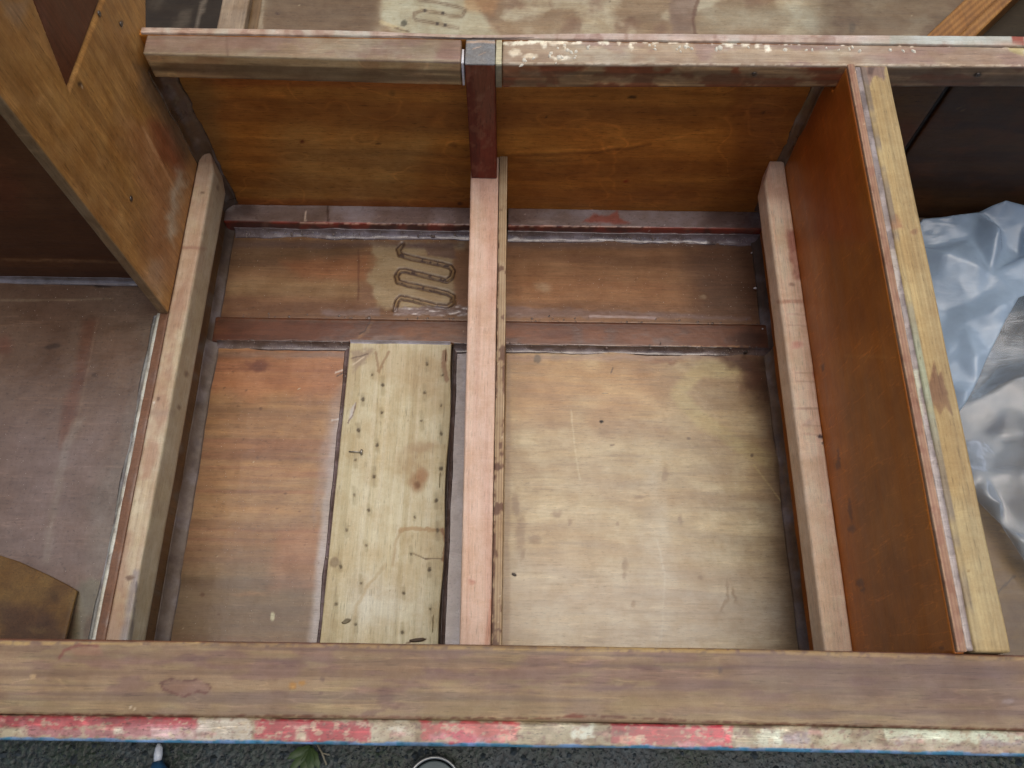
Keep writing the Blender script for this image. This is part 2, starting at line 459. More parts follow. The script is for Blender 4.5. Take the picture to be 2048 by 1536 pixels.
# ---- lower floor, left bay
def p_left(p):
    p.C[:] = (156, 114, 80)
    p.streak(0, (112, 80, 60), .45, 75, 2.6, .42, .68, 23); p.streak(0, (170, 134, 98), .4, 55, 2.4, .45, .7, 24); p.cloud((136, 98, 76), .4, 60, .42, .64, 22, asp=2.2)
    p.poly([(400, 700), (700, 700), (690, 800), (390, 790)], (164, 98, 66), .55, 26, 16, 50)
    p.streak(0, (120, 70, 54), .35, 140, 2.5, .5, .7, 25)
    p.poly([(300, 1120), (660, 1120), (650, 1300), (270, 1300)], (98, 80, 64), .75, 70, 20, 60)
    p.poly([(560, 1060), (640, 1060), (640, 1180), (540, 1180)], (160, 104, 80), .4, 20, 12, 30)
    p.blob(515, 732, 30, 12, (84, 40, 32), .65, .8, w=8, sc=12)
    p.poly([(700, 780), (640, 1290), (618, 1290), (650, 980), (664, 850)], (150, 140, 150), .75, 8, 7, 40, .9)
    p.poly([(704, 740), (668, 790), (640, 900), (628, 1040), (680, 900)], (142, 116, 112), .5, 10, 6, 30, .7)
    p.poly([(400, 780), (378, 900), (300, 1040), (330, 1000), (360, 900), (392, 780)], (92, 84, 84), .5, 10, 5, 20, .8)
    p.poly([(430, 704), (700, 704), (700, 714), (430, 716)], (120, 92, 84), .6, 3, 3, 12, .8)
    p.line([(672, 745), (700, 735)], 2, (205, 190, 190), .8, 1, 1, gloss=1); p.line([(674, 752), (694, 742)], 1.6, (60, 45, 40), .8, 1, 1)
    p.line([(664, 840), (700, 835)], 2, (190, 176, 180), .7, 1.5, 1.5, gloss=1)
    p.blob(545, 1233, 5, 10, (200, 196, 176), .9, .4, w=1); p.blob(404, 1190, 5, 5, (84, 52, 34), .8, .5, w=2)
    p.blob(500, 1188, 40, 6, (170, 116, 80), .3, .9)
    p.specks((206, 190, 170), .008, 3, .8, 35); p.specks((80, 50, 38), .02, 5, .4, 36)

_pl = p_left
def p_left(p):
    _pl(p); p.line([(420, 720), (392, 800), (330, 1060), (300, 1290)], 10, (74, 58, 46), .55, 14, 6, 24)
    for i in range(26):
        xx = 420 + (i * 67) % 240; yy = 740 + (i * 139) % 520; p.blob(xx, yy, 2 + i % 3, 1.5 + i % 2, (88, 56, 40), .6, .5, w=2, sc=5)
gbox('floor_panel', boat, MX, (-.50, -.2525), (.09, .578), (ZF - .012, ZF), .0018, .0006, paint=p_left, k=(1.02, 1.12, 1.0), resz=.02,
     label='orange-brown floor panel left of the nail-holed plank')

# ---- pale plank full of nail holes
HOLES = [(744, 749), (854, 728), (765, 770), (726, 799), (849, 785), (763, 825), (717, 860), (843, 841), (754, 890), (882, 867),
         (882, 811), (711, 920), (748, 953), (882, 937), (708, 990), (738, 1020), (872, 1001), (829, 1034), (693, 1060), (875, 1061),
         (732, 1091), (822, 1108), (681, 1133), (859, 1139), (722, 1167), (807, 1186), (672, 1208), (861, 1218), (711, 1249),
         (805, 1265), (885, 750)]

def p_plank(p):
    p.C[:] = (196, 188, 152)
    p.streak(1, (206, 200, 170), .5, 110, 2.0, .5, .7, 43); p.streak(1, (170, 158, 118), .55, 130, 1.6, .5, .72, 44)
    p.poly([(700, 700), (905, 700), (905, 760), (880, 810), (730, 740), (700, 800)], (166, 142, 104), .35, 26, 12, 30)
    p.blob(750, 1200, 90, 60, (206, 206, 190), .5, .9, w=20, sc=50)
    # knot
    p.blob(822, 925, 36, 44, (160, 136, 96), .6, .9, w=8); p.blob(845, 895, 44, 14, (158, 132, 98), .5, .8, w=6, ang=-10)
    p.blob(834, 965, 18, 24, (142, 108, 70), .7, .7, w=4); p.blob(834, 969, 7, 9, (110, 76, 48), .75, .7, w=3)
    p.blob(846, 950, 14, 16, (150, 108, 72), .6, .6, w=4)
    # tide marks
    p.line([(800, 1062), (812, 1056), (850, 1058), (885, 1062)], 5, (162, 134, 92), .7, 3, 4, 8)
    p.line([(800, 1062), (790, 1090), (786, 1130)], 2, (166, 146, 108), .6, 3, 3, 10)
    p.line([(825, 1106), (850, 1117), (885, 1118)], 1.6, (100, 84, 58), .8, 1.2, 1.5)
    p.poly([(804, 1064), (886, 1064), (884, 1116), (800, 1110)], (186, 172, 132), .5, 5, 4, 10)
    p.blob(669, 1125, 11, 12, (138, 124, 96), .8, .3, w=2)
    p.line([(752, 705), (758, 745), (764, 730), (778, 705)], 3, (136, 108, 76), .6, 2, 3, 8)
    p.line([(889, 705), (888, 735), (894, 760)], 7, (128, 96, 70), .75, 3, 3, 8)
    p.poly([(703, 700), (745, 700), (730, 722), (708, 745)], (138, 118, 92), .7, 4, 6, 8, .5)
    p.line([(704, 716), (735, 708)], 1.6, (92, 72, 54), .8, 1, 2); p.line([(706, 730), (728, 714)], 1.6, (205, 190, 160), .8, 1, 2)
    p.poly([(712, 805), (706, 835), (697, 845), (702, 815)], (172, 166, 158), .8, 2, 3, 6, .9)
    p.line([(712, 805), (706, 830), (696, 846)], 1.5, (96, 76, 60), .7, 1.2, 1.5)
    p.line([(884, 1060), (893, 1085), (885, 1120)], 4, (132, 96, 66), .7, 2, 3, 8)
    p.blob(790, 1130, 10, 6, (176, 158, 118), .5, .8); p.line([(700, 1290), (715, 1210), (740, 1165), (770, 1130)], 3, (176, 160, 122), .5, 4, 6, 20)
    p.blob(694, 1242, 9, 5, (96, 84, 60), .9, .4, ang=-20, w=1.5); p.blob(694, 1242, 5, 2, (150, 138, 104), .8, .5, ang=-20, w=1)
    p.blob(835, 1281, 16, 4, (86, 64, 44), .9, .4, w=2, ang=-4); p.line([(812, 1286), (852, 1278)], 2, (96, 70, 46), .8, 1, 1.5)
    for i, (hx, hy) in enumerate(HOLES):
        L = 8 + (i * 7) % 17; sz = .65 + ((i * 13) % 10) / 16.
        dx = (hx - 1040) / 1500.; L *= .8
        p.line([(hx - dx * -L * .2, hy - L * .9), (hx + dx * -L * .3, hy + L)], 1.5 + sz, (150, 140, 106), .15 + .3 * sz, 5.5, 1, 6)
        p.blob(hx, hy, 3.6 * sz, 4.4 * sz, (72, 62, 44), .45 + .3 * sz, .6, w=2.2, sc=3.5)
    p.poly([(640, 1180), (690, 1180), (680, 1290), (640, 1290)], (178, 170, 132), .3, 10, 6, 10)
    p.specks((120, 104, 74), .02, 4, .5, 47)
    side = (p.P[:, 2] < ZF + .011); p.mix(side * .8, (138, 116, 96))

def d_plank(p, N):
    h = np.zeros(len(p.x))
    for hx, hy in HOLES: h = h - .0018 * np.exp(-((p.x - hx) ** 2 + (p.y - hy) ** 2) / 7.)
    h -= .001 * np.exp(-((p.x - 834) ** 2 + (p.y - 967) ** 2) / 60.)
    return N * np.array([0, 0, 1.]) * h[:, None]

def w_plank(P):
    P = P.copy(); t = (P[:, 1] - .12) / .455
    P[:, 0] += np.where(P[:, 0] < -.17, -.002, 0) * (1 - t) + .0015 * np.sin(P[:, 1] * 31) * (P[:, 0] > -.1); return P

gbox('plank', boat, MY, (-.2505, -.091), (.09, .5765), (ZF - .006, ZF + .012), .0014, .0012, paint=p_plank, disp=d_plank, warp=w_plank, resz=.004, k=(.99, .98, 1.04),
     label='pale pine plank dotted with rows of old nail holes')

# gap strip between plank and divider
def p_gap(p):
    p.C[:] = (128, 112, 108); p.cloud((150, 144, 156), .6, 30, .45, .65, 5, .9, .3); p.cloud((90, 70, 60), .5, 14, .55, .75, 8)
    p.G[:] = np.maximum(p.G, .5)
gbox('floor_panel', boat, MG, (-.0905, -.020), (.09, .5775), (ZF - .014, ZF - .0005), .0022, .0006, paint=p_gap, k=1.0, resz=.02,
     label='narrow strip of resin-coated floor beside the divider')
fillet('resin_fillet', boat, [(-.0895, .10, ZF), (-.0895, .577, ZF)], (1, 0, 0), (0, 0, 1), .006, base=(90, 76, 72), seed=3, lump=.3)

# ---- lower floor, right bay (pale)
def p_right(p):
    p.C[:] = (176, 160, 130)
    p.cloud((192, 178, 146), .5, 90, .42, .66, 50, asp=1.8); p.streak(0, (196, 184, 152), .3, 26, 3.5, .42, .7, 51); p.streak(0, (150, 128, 100), .22, 50, 5, .5, .75, 52)
    p.poly([(1005, 700), (1340, 700), (1320, 850), (1005, 860)], (170, 126, 80), .7, 46, 24, 70)
    p.poly([(1000, 860), (1300, 830), (1360, 1290), (1000, 1290)], (188, 178, 154), .5, 80, 40, 90)
    p.poly([(1300, 720), (1540, 720), (1590, 1000), (1500, 960), (1380, 850)], (170, 138, 94), .45, 40, 20, 60)
    u_ = np.hypot((p.x - 1560) / 2.3, (p.y - 640)); n_ = fbm(p.x / 160, p.y / 60, 3, 401)
    bd = .5 + .5 * np.sin(u_ / 17 + n_ * 9); p.mix(bd ** 2 * .34, (150, 122, 90)); p.mix((1 - bd) ** 3 * .25, (204, 192, 156))
    # flowing grain band
    p.line([(1500, 730), (1400, 740), (1355, 785), (1400, 840), (1480, 890), (1560, 930)], 16, (196, 184, 134), .55, 14, 6, 40)
    p.line([(1010, 850), (1200, 845), (1330, 860)], 6, (150, 124, 98), .4, 10, 8, 40)
    p.line([(1005, 900), (1160, 905), (1270, 925), (1450, 1010), (1590, 1060)], 10, (158, 138, 110), .35, 16, 8, 50)
    p.line([(1060, 980), (1240, 1010), (1420, 1070), (1600, 1120)], 9, (160, 144, 116), .35, 14, 8, 50)
    p.line([(1040, 1120), (1240, 1180), (1420, 1200), (1600, 1230)], 12, (164, 150, 130), .35, 16, 8, 50)
    p.poly([(1000, 1130), (1620, 1150), (1620, 1300), (1000, 1300)], (180, 172, 162), .55, 60, 30, 80)
    p.poly([(1290, 930), (1322, 935), (1325, 1010), (1340, 1080), (1350, 1160), (1325, 1290), (1312, 1290), (1325, 1160), (1270, 1080), (1300, 1010)], (190, 188, 178), .3, 18, 14, 34, .15)
    p.poly([(1140, 790), (1180, 800), (1175, 940), (1150, 940)], (182, 168, 138), .4, 20, 10, 30)
    # shade of the corner and right edge, put into the floor colour
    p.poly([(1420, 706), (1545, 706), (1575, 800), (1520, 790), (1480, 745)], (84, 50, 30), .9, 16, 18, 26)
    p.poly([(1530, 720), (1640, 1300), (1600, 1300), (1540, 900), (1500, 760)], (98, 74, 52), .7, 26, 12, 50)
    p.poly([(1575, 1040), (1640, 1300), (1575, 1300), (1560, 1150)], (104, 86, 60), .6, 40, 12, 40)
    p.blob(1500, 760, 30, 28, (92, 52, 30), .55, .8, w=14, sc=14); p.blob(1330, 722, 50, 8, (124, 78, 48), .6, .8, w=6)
    p.poly([(1005, 712), (1540, 704), (1540, 716), (1005, 722)], (140, 108, 88), .55, 5, 5, 16, .7)
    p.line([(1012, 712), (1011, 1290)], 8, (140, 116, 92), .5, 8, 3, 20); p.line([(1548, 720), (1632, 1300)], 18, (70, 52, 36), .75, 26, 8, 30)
    # stains and scuffs
    for a in [(1032, 1010, 9, 30, -4), (1040, 1070, 12, 46, 4), (1068, 1078, 17, 13, 0), (1046, 1110, 5, 14, 20), (1250, 1128, 8, 16, 5), (1249, 1152, 7, 7, 0),
              (1266, 1207, 6, 9, 0), (1400, 1155, 7, 5, 0), (1455, 1180, 4, 28, -4), (1447, 1210, 4, 16, 30), (1468, 1190, 4, 22, -18), (1330, 950, 8, 16, 0),
              (1360, 1040, 6, 12, 0), (1113, 1028, 12, 9, 0), (1140, 1044, 5, 9, 0), (1236, 1048, 4, 5, 0), (1280, 994, 12, 5, 0)]:
        p.blob(a[0], a[1], a[2], a[3], (134, 112, 88), .65, .6, ang=a[4], w=4, sc=9)
    p.blob(1028, 1149, 6, 4, (54, 44, 36), .95, .4, w=1, ang=25); p.blob(1203, 843, 5, 3, (48, 40, 30), .95, .4, w=2, sc=4)
    p.blob(1225, 890, 6, 2, (84, 66, 48), .8, .5, w=1.5, ang=-10); p.blob(1378, 877, 5, 3, (96, 76, 54), .7, .5, w=2)
    p.blob(1504, 911, 4, 4, (92, 72, 54), .8, .5, w=1); p.blob(1206, 866, 14, 12, (120, 96, 70), .35, .8, w=8, sc=6)
    p.blob(1074, 718, 9, 9, (98, 82, 64), .85, .4, w=3); p.blob(1112, 716, 12, 7, (150, 128, 106), .7, .5, w=5, sc=6)
    p.line([(1222, 746), (1226, 736)], 1.6, (80, 62, 44), .8, 1, .5)
    p.line([(1508, 930), (1572, 1016)], 1.8, (206, 190, 140), .75, 1.2, .6); p.line([(1142, 820), (1150, 900), (1160, 960)], 1.6, (206, 200, 174), .5, 1.4, 1.5)
    p.line([(1315, 1080), (1330, 1150), (1322, 1290)], 2, (206, 204, 196), .35, 1.5, 2.5)
    p.streak(0, (132, 114, 94), .25, 260, 14, .58, .74, 57); p.specks((110, 90, 70), .015, 4, .5, 58)

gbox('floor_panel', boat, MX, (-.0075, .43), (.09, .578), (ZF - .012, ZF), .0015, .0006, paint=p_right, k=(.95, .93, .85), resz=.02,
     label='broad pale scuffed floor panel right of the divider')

# ---- fillets round the floor
gy = .5775
fillet('resin_fillet', boat, [(-.46, gy, ZF), (-.2525, gy, ZF)], (0, -1, 0), (0, 0, 1), .011, seed=1, k=1.1, gl=1., lump=.1+.14)
fillet('resin_fillet', boat, [(-.250, gy, ZF + .011), (-.094, gy, ZF + .011)], (0, -1, 0), (0, 0, 1), .0065, base=(150, 146, 154), k=1.3, seed=2, lump=.1)
fillet('resin_fillet', boat, [(-.089, gy, ZF), (-.021, gy, ZF)], (0, -1, 0), (0, 0, 1), .011, seed=12, lump=.3)
fillet('resin_fillet', boat, [(-.0075, gy, ZF), (.41, gy, ZF)], (0, -1, 0), (0, 0, 1), .011, seed=4, k=1.1, gl=1., lump=.1+.18)
fillet('resin_fillet', boat, [(-.2515, .10, ZF), (-.2515, .57, ZF)], (-1, 0, 0), (0, 0, 1), .0075, base=(120, 104, 104), seed=5, lump=.3)
fillet('resin_fillet', boat, [(-.46, .783, ZF + .002), (-.021, .783, ZF + .002)], (0, -1, 0), (0, 0, 1), .013, base=(116, 106, 108), k=1.25, seed=6, gl=1., lump=.34)
fillet('resin_fillet', boat, [(-.0075, .783, ZF + .002), (.41, .783, ZF + .002)], (0, -1, 0), (0, 0, 1), .013, base=(116, 106, 108), k=1.25, seed=7, gl=1., lump=.34)
fillet('resin_fillet', boat, [(XL, .10, ZF), (XL, .578, ZF)], (1, 0, 0), (0, 0, 1), .016, base=(112, 98, 86), seed=8, lump=.14, gl=.08, mat=MR)
fillet('resin_fillet', boat, [(XL, .578, ZF + .003), (XL, .80, ZF + .003)], (1, 0, 0), (0, 0, 1), .013, base=(86, 70, 56), seed=9, lump=.14, gl=.08, mat=MR)
fillet('resin_fillet', boat, [(XR, .10, ZF), (XR, .578, ZF)], (-1, 0, 0), (0, 0, 1), .012, base=(112, 88, 64), seed=10, lump=.14, gl=.08, mat=MR)
fillet('resin_fillet', boat, [(XR, .578, ZF + .003), (XR, .80, ZF + .003)], (-1, 0, 0), (0, 0, 1), .013, base=(84, 68, 56), seed=11, lump=.14, gl=.08, mat=MR)

# ---- batten at the foot of the bulkhead
def p_foot(p):
    p.C[:] = (116, 104, 100); p.G[:] = .5
    p.streak(0, (92, 74, 68), .6, 60, 4, .45, .65, 71); p.cloud((134, 126, 128), .5, 60, .5, .7, 72, .8)
    p.poly([(460, 411), (655, 415), (655, 445), (460, 441)], (98, 84, 76), .6, 3, 1, 10)
    p.line([(655, 413), (656, 446)], 2.5, (60, 44, 38), .8, 1.5, 1)
    p.line([(612, 424), (611, 444)], 1.8, (190, 176, 160), .9, 1, 1.5)
    p.poly([(1165, 446), (1185, 430), (1215, 432), (1235, 418), (1240, 436), (1260, 446)], (128, 62, 48), .7, 3, 5, 10)
    p.poly([(1430, 412), (1520, 412), (1520, 470), (1400, 450)], (64, 48, 42), .7, 18, 12, 20); p.blob(490, 420, 30, 16, (60, 48, 44), .6, .8, w=8)
    fr = p.P[:, 1] < .7862
    p.mix(fr * 1.0, (112, 48, 34)); p.G[fr] = .4
    q = Paint(p.P, (112, 48, 34)); q.cloud((58, 34, 28), .8, 40, .42, .6, 75); q.cloud((110, 84, 66), .5, 30, .55, .75, 76)
    p.C[fr] = q.C[fr]
    p.line([(600, 446), (940, 450)], 2, (196, 170, 150), .6, 1, 1, brk=.45); p.line([(1005, 452), (1300, 454)], 2, (196, 170, 150), .6, 1, 1, brk=.45)
    p.specks((190, 180, 176), .015, 3, .7)

gbox('base_batten', boat, MG, (-.474, -.021), (.784, YP), (ZF - .002, ZF + .029), .0022, .0015, paint=p_foot, resz=.004, k=1.8)
gbox('base_batten', boat, MG, (-.0075, .41), (.784, YP), (ZF - .002, ZF + .029), .0022, .0015, paint=p_foot, resz=.004, k=1.8, seed=2)

# ---- bulkhead panels
def p_bulk(p):
    p.C[:] = (134, 84, 42)
    p.streak(0, (104, 60, 30), .55, 34, 1.6, .42, .62, 81, 2); p.streak(0, (156, 102, 52), .5, 24, 1.4, .5, .68, 82, 2)
    p.poly([(560, 270), (860, 270), (800, 410), (520, 410)], (134, 106, 80), .45, 50, 26, 60)
    p.poly([(400, 150), (930, 160), (930, 180), (400, 172)], (110, 52, 28), .5, 8, 6, 30)
    p.poly([(400, 395), (940, 404), (940, 418), (400, 412)], (108, 50, 26), .5, 6, 4, 30)
    p.poly([(330, 150), (420, 160), (470, 410), (440, 440), (380, 280)], (86, 66, 48), .5, 26, 16, 40)
    p.poly([(1100, 250), (1560, 240), (1500, 330), (1150, 320)], (146, 86, 40), .35, 26, 14, 50)
    p.poly([(1480, 170), (1660, 170), (1510, 410), (1440, 400)], (92, 50, 26), .55, 40, 20, 60)
    p.line([(1010, 305), (1180, 300), (1300, 282), (1430, 262)], 2.5, (172, 112, 58), .5, 2.5, 3, 30)
    p.line([(1010, 312), (1180, 307), (1300, 290)], 2, (90, 50, 26), .5, 2.5, 3, 30)
    p.blob(1264, 195, 11, 3, (50, 30, 16), .9, .4, w=1.5); p.blob(1093, 234, 3, 2.5, (50, 30, 16), .8, .5, w=0)
    p.blob(604, 283, 6, 3.5, (70, 26, 16), .85, .5, w=1); p.blob(757, 287, 6, 2.5, (60, 34, 18), .85, .5, w=1)
    p.blob(920, 407, 6, 4, (60, 30, 18), .8, .5, w=1); p.blob(785, 186, 7, 7, (92, 58, 28), .6, .6, w=3); p.blob(865, 164, 7, 4, (60, 28, 18), .8, .5)
    p.blob(1252, 362, 6, 3, (110, 40, 20), .8, .5); p.blob(905, 290, 10, 5, (92, 50, 26), .5, .6); p.blob(1525, 224, 4, 3, (60, 34, 20), .8, .5)
    p.specks((70, 40, 20), .02, 4.5, .6, 85)

gbox('bulkhead_panel', boat, MXD, (-.478, -.043), (YP, YP + .009), (ZF, .4905), .003, .0008, paint=p_bulk, k=(2.1, 2.2, 1.35), hide='+y', resy=.02,
     label='brown varnished bulkhead panel left of the post')
gbox('bulkhead_panel', boat, MXD, (-.042, .41), (YP, YP + .009), (ZF, .4905), .003, .0008, paint=p_bulk, k=(2.1, 2.2, 1.35), hide='+y', resy=.02, seed=3,
     label='orange-brown bulkhead panel right of the post')
fillet('resin_fillet', boat, [(XL, YP, ZF + .03), (XL, YP, .452)], (1, 0, 0), (0, -1, 0), .024, base=(88, 66, 44), k=.9, seed=21, lump=.25, gl=.2)
fillet('resin_fillet', boat, [(XR, YP, ZF + .03), (XR, YP, .452)], (-1, 0, 0), (0, -1, 0), .013, base=(92, 64, 36), k=.9, seed=22, lump=.3, gl=.2)

# ---- cross beam in two lengths, lip behind it, packing and post
def p_beam(p):
    p.C[:] = (168, 148, 124)
    top = p.P[:, 2] > .4905
    p.streak(0, (150, 128, 106), .5, 130, 4, .45, .65, 91); p.streak(0, (184, 164, 136), .5, 90, 3, .5, .7, 92)
    p.cloud((150, 122, 114), .6, 70, .48, .66, 93, asp=2.5); p.cloud((180, 172, 150), .5, 50, .52, .7, 94, asp=2.5)
    p.poly([(285, 66), (560, 66), (500, 100), (285, 108)], (150, 120, 106), .45, 8, 8, 24)
    p.line([(285, 106), (600, 116), (925, 122)], 3, (196, 180, 148), .5, 2, 1.5)
    p.line([(453, 75), (455, 110)], 3, (132, 104, 90), .5, 2, 1)
    p.poly([(885, 80), (925, 82), (925, 122), (870, 118)], (160, 128, 116), .6, 6, 5, 20)
    fr = p.P[:, 2] < ZR - .0022
    q = Paint(p.P, (196, 160, 112)); q.streak(0, (84, 64, 46), .7, 120, 4, .42, .62, 96, 2); q.streak(0, (144, 122, 92), .4, 90, 4, .5, .7, 97, 2)
    q.poly([(1003, 128), (1110, 128), (1080, 165), (1003, 165)], (128, 72, 44), .6, 10, 8, 20); q.poly([(1040, 140), (1150, 140), (1150, 152), (1040, 150)], (134, 118, 96), .6, 4, 4, 12)
    q.cloud((116, 56, 32), .75, 46, .47, .6, 98, asp=2); q.mix((q.x < 930) * .75, (204, 178, 134))
    q.streak(0, (84, 68, 50), .6, 120, 4, .45, .65, 99, 2)
    q.mix((q.x > 1770) * .55, (96, 78, 62))
    q.blob(1508, 148, 8, 5, (96, 86, 78), .9, .5, w=2); q.blob(1955, 149, 9, 5, (30, 24, 22), .9, .5, w=2)
    p.C[fr] = np.clip(q.C[fr] * 1.18, 0, 235)
    # cream paint left along the back of the right-hand length
    cr = (250, 244, 220)
    yy = [(1004, 88), (1060, 86), (1100, 80), (1180, 78), (1300, 82), (1420, 82), (1470, 86), (1560, 84), (1660, 82), (1690, 88), (1750, 84), (1810, 88), (1840, 86), (1900, 90), (1990, 86), (2048, 104)]
    p.line(yy, 5, cr, .95, 2, 4, 9, brk=.30)
    for (x, y, rx, ry, an) in [(1088, 90, 6, 8, 0), (1128, 93, 3, 10, -35), (1262, 92, 4, 9, 0), (1204, 84, 14, 4, 0), (1373, 85, 8, 4, 0), (1457, 90, 9, 6, 10), (1490, 89, 8, 7, 10), (1515, 92, 5, 6, 0), (1535, 97, 6, 10, -8),
                            (1575, 86, 16, 4, 0), (1620, 84, 12, 4, 0), (1824, 90, 6, 5, 0), (1030, 106, 14, 9, 0), (1120, 116, 24, 5, 0), (1068, 82, 14, 4, 0), (1938, 89, 7, 5, 0), (2030, 96, 20, 9, 10), (1060, 112, 18, 6, 0)]:
        p.blob(x, y, rx, ry, cr, .85, .5, ang=an, w=4, sc=6)
    rr = np.random.default_rng(3)
    for _ in range(46): xx = rr.uniform(1030, 2040); p.blob(xx, 84 + rr.uniform(-3, 3), rr.uniform(3, 12), rr.uniform(2, 7), cr, rr.uniform(.5, .95), .5, w=4, sc=5)
    p.line([(1003, 127), (1300, 128), (1700, 130), (2040, 131)], 3, (212, 200, 176), .6, 1.5, 1.5, 8, brk=.45)
    p.poly([(1700, 95), (2048, 96), (2048, 128), (1700, 128)], (156, 128, 110), .4, 10, 8, 30)
    p.poly([(2010, 88), (2048, 92), (2048, 112), (2020, 104)], (190, 180, 120), .7, 3, 3, 8)

def d_beam(p, N):
    cr = (p.C[:, 0] > 205) & (N[:, 2] > .5)
    return N * (cr * .0006)[:, None]

def w_beamL(P):
    P = P.copy(); t = (P[:, 0] + .46) / .4; P[:, 1] += -.006 * t * np.clip((YP - P[:, 1]) / .032, 0, 1); return P
def w_beamR(P):
    P = P.copy(); t = np.clip(P[:, 0] / .65, 0, 1.6); P[:, 2] += .006 * t * np.clip((ZR - P[:, 2]) / .04, 0, 1); P[:, 1] += .008 * t * np.clip((YP - P[:, 1]) / .04, 0, 1); return P
gbox('cross_beam', boat, MXR, (-.464, -.0675), (.787, YP - .0005), (.450, ZR), .0018, .002, paint=p_beam, disp=d_beam, k=(.7, .68, .62), warp=w_beamL, resz=.003, resy=.0016, seed=4,
     label='left length of the cross beam, bare and smooth')
gbox('cross_beam', boat, MXR, (-.0155, 1.15), (.779, YP - .0005), (.450, ZR), .0017, .002, paint=p_beam, disp=d_beam, k=.95, warp=w_beamR, resz=.003, resy=.0016, seed=5,
     label='right length of the cross beam with cream paint drips')

def p_lip(p):
    p.C[:] = (186, 166, 148); p.cloud((196, 198, 184), .6, 34, .5, .66, 101, asp=.4); p.cloud((156, 126, 110), .5, 22, .55, .72, 102, asp=.4)
    p.poly([(1003, 60), (2048, 60), (2048, 80), (1003, 80)], (196, 176, 164), .6, 2, 2, 10); p.cloud((140, 104, 88), .5, 26, .6, .75, 103)
    p.poly([(1780, 60), (2048, 60), (2048, 88), (1780, 88)], (178, 190, 182), .7, 2, 2, 10); p.poly([(2020, 60), (2048, 60), (2048, 90), (2025, 88)], (150, 70, 52), .9, 2, 2, 10)
def w_lip(P):
    P = P.copy(); X = P[:, 0]; P[:, 1] += np.where(P[:, 1] > .822, .006 * np.clip(X / .6, 0, 2) - .004 * np.exp(-((X + .06) / .1) ** 2), 0); return P
gbox('edge_strip', boat, MXR, (-.4715, 1.15), (YP + .0005, YP + .0095), (.478, ZR + .002), .0022, .001, paint=p_lip, warp=w_lip, resz=.004, resy=.002,
     label='thin paint-flecked ply edge along the back of the cross beam')

def p_post(p):
    p.C[:] = (112, 52, 38)
    p.streak(2, (84, 32, 24), .6, 90, 8, .45, .65, 111, 0); p.poly([(935, 128), (990, 128), (990, 260), (965, 250), (945, 180)], (112, 86, 72), .6, 12, 12, 20)
    p.cloud((140, 122, 108), .4, 16, .58, .72, 112)
    top = p.P[:, 2] > .4905; q = Paint(p.P, (122, 142, 158)); q.cloud((140, 150, 156), .6, 20, .5, .7, 113); q.line([(945, 98), (962, 93)], 1, (190, 186, 180), .7, .8, 0)
    q.line([(958, 110), (972, 104)], 1, (180, 176, 170), .6, .8, 0); q.line([(930, 84), (990, 84)], 3, (190, 184, 172), .7, 2, 2)
    p.C[top] = q.C[top]
gbox('post', boat, MZ, (-.062, -.0245), (.7775, YP - .0005), (ZB + .0005, ZR + .0005), .0016, .0012, paint=p_post, k=(1.1, .8, .62), label='short dark red post with a grey sawn top')
gbox('packing_strip', boat, MXR, (-.0665, -.0635), (.780, .803), (.452, ZR - .001), .002, .0004, base=(206, 204, 206), label='white sliver wedged left of the post')
gbox('packing_strip', boat, MXR, (-.0238, -.0163), (.7785, YP - .0005), (.451, ZR), .002, .0006, base=(196, 190, 158), label='pale strip wedged right of the post',
     paint=lambda p: (p.mix((p.P[:, 2] < .488) * .75, (110, 100, 80)), p.cloud((150, 140, 110), .4, 10, .5, .7, 4)))

# ---- the three lengthwise bearers
def w_divide(P):
    P = P.copy(); t = (P[:, 1] - .11) / .68
    P[:, 0] += (.008 * (1 - t)) * (.35 + .65 * np.clip((-.0215 - P[:, 0]) / .042, 0, 1)); return P

def p_pink(p):
    p.C[:] = (218, 178, 154); p.streak(1, (224, 192, 168), .5, 90, 1.5, .5, .7, 121); p.streak(1, (198, 150, 128), .5, 120, 1.4, .5, .7, 122)
    p.poly([(938, 346), (995, 346), (995, 620), (975, 620), (970, 420)], (196, 138, 114), .45, 12, 8, 40)
    p.blob(943, 1165, 8, 6, (196, 134, 112), .6, .6, w=3); p.line([(938, 1160), (950, 1164)], 2, (176, 116, 96), .5, 2, 1)
    p.line([(972, 1290), (984, 1200)], 4, (188, 122, 96), .5, 4, 2)
    p.specks((150, 110, 96), .012, 5, .5, 125)
gbox('support_beam', boat, MY, (-.0635, -.0215), (.09, YP - .0005), (ZB - .042, ZB), .0018, .0018, paint=p_pink, k=(.88, .98, 1.02), warp=w_divide, seed=7, resz=.004,
     label='pink planed middle bearer under the post')

def p_div(p):
    p.C[:] = (180, 158, 124); u = (p.P[:, 0] - (-.0205 + .003 * (1 - (p.P[:, 1] - .11) / .68)))
    for c0 in (.0018, .0052, .0086): p.mix(np.exp(-((u - c0) / .0009) ** 2) * .75 * (p.P[:, 2] > ZB - .003), (120, 92, 66))
    p.line([(995, 340), (994, 600), (990, 800)], 3, (84, 52, 36), .85, 2, 3, 14, brk=.42)
    p.line([(988, 920), (986, 1080), (983, 1290)], 6, (92, 60, 44), .85, 3, 4, 16, brk=.46)
    p.cloud((92, 62, 46), .8, 18, .62, .7, 131, asp=.6); p.specks((230, 220, 196), .04, 4, .5, 133)
    lo_ = p.P[:, 2] < ZB - .0015; p.C[lo_] = (158, 128, 92)
gbox('divider_panel', boat, MY, (-.0205, -.0090), (.10, YP - .0005), (ZF - .004, ZB + .001), .0016, .0006, paint=p_div, warp=w_divide, seed=8, resz=.006,
     label='thin ply divider showing its layered top edge')

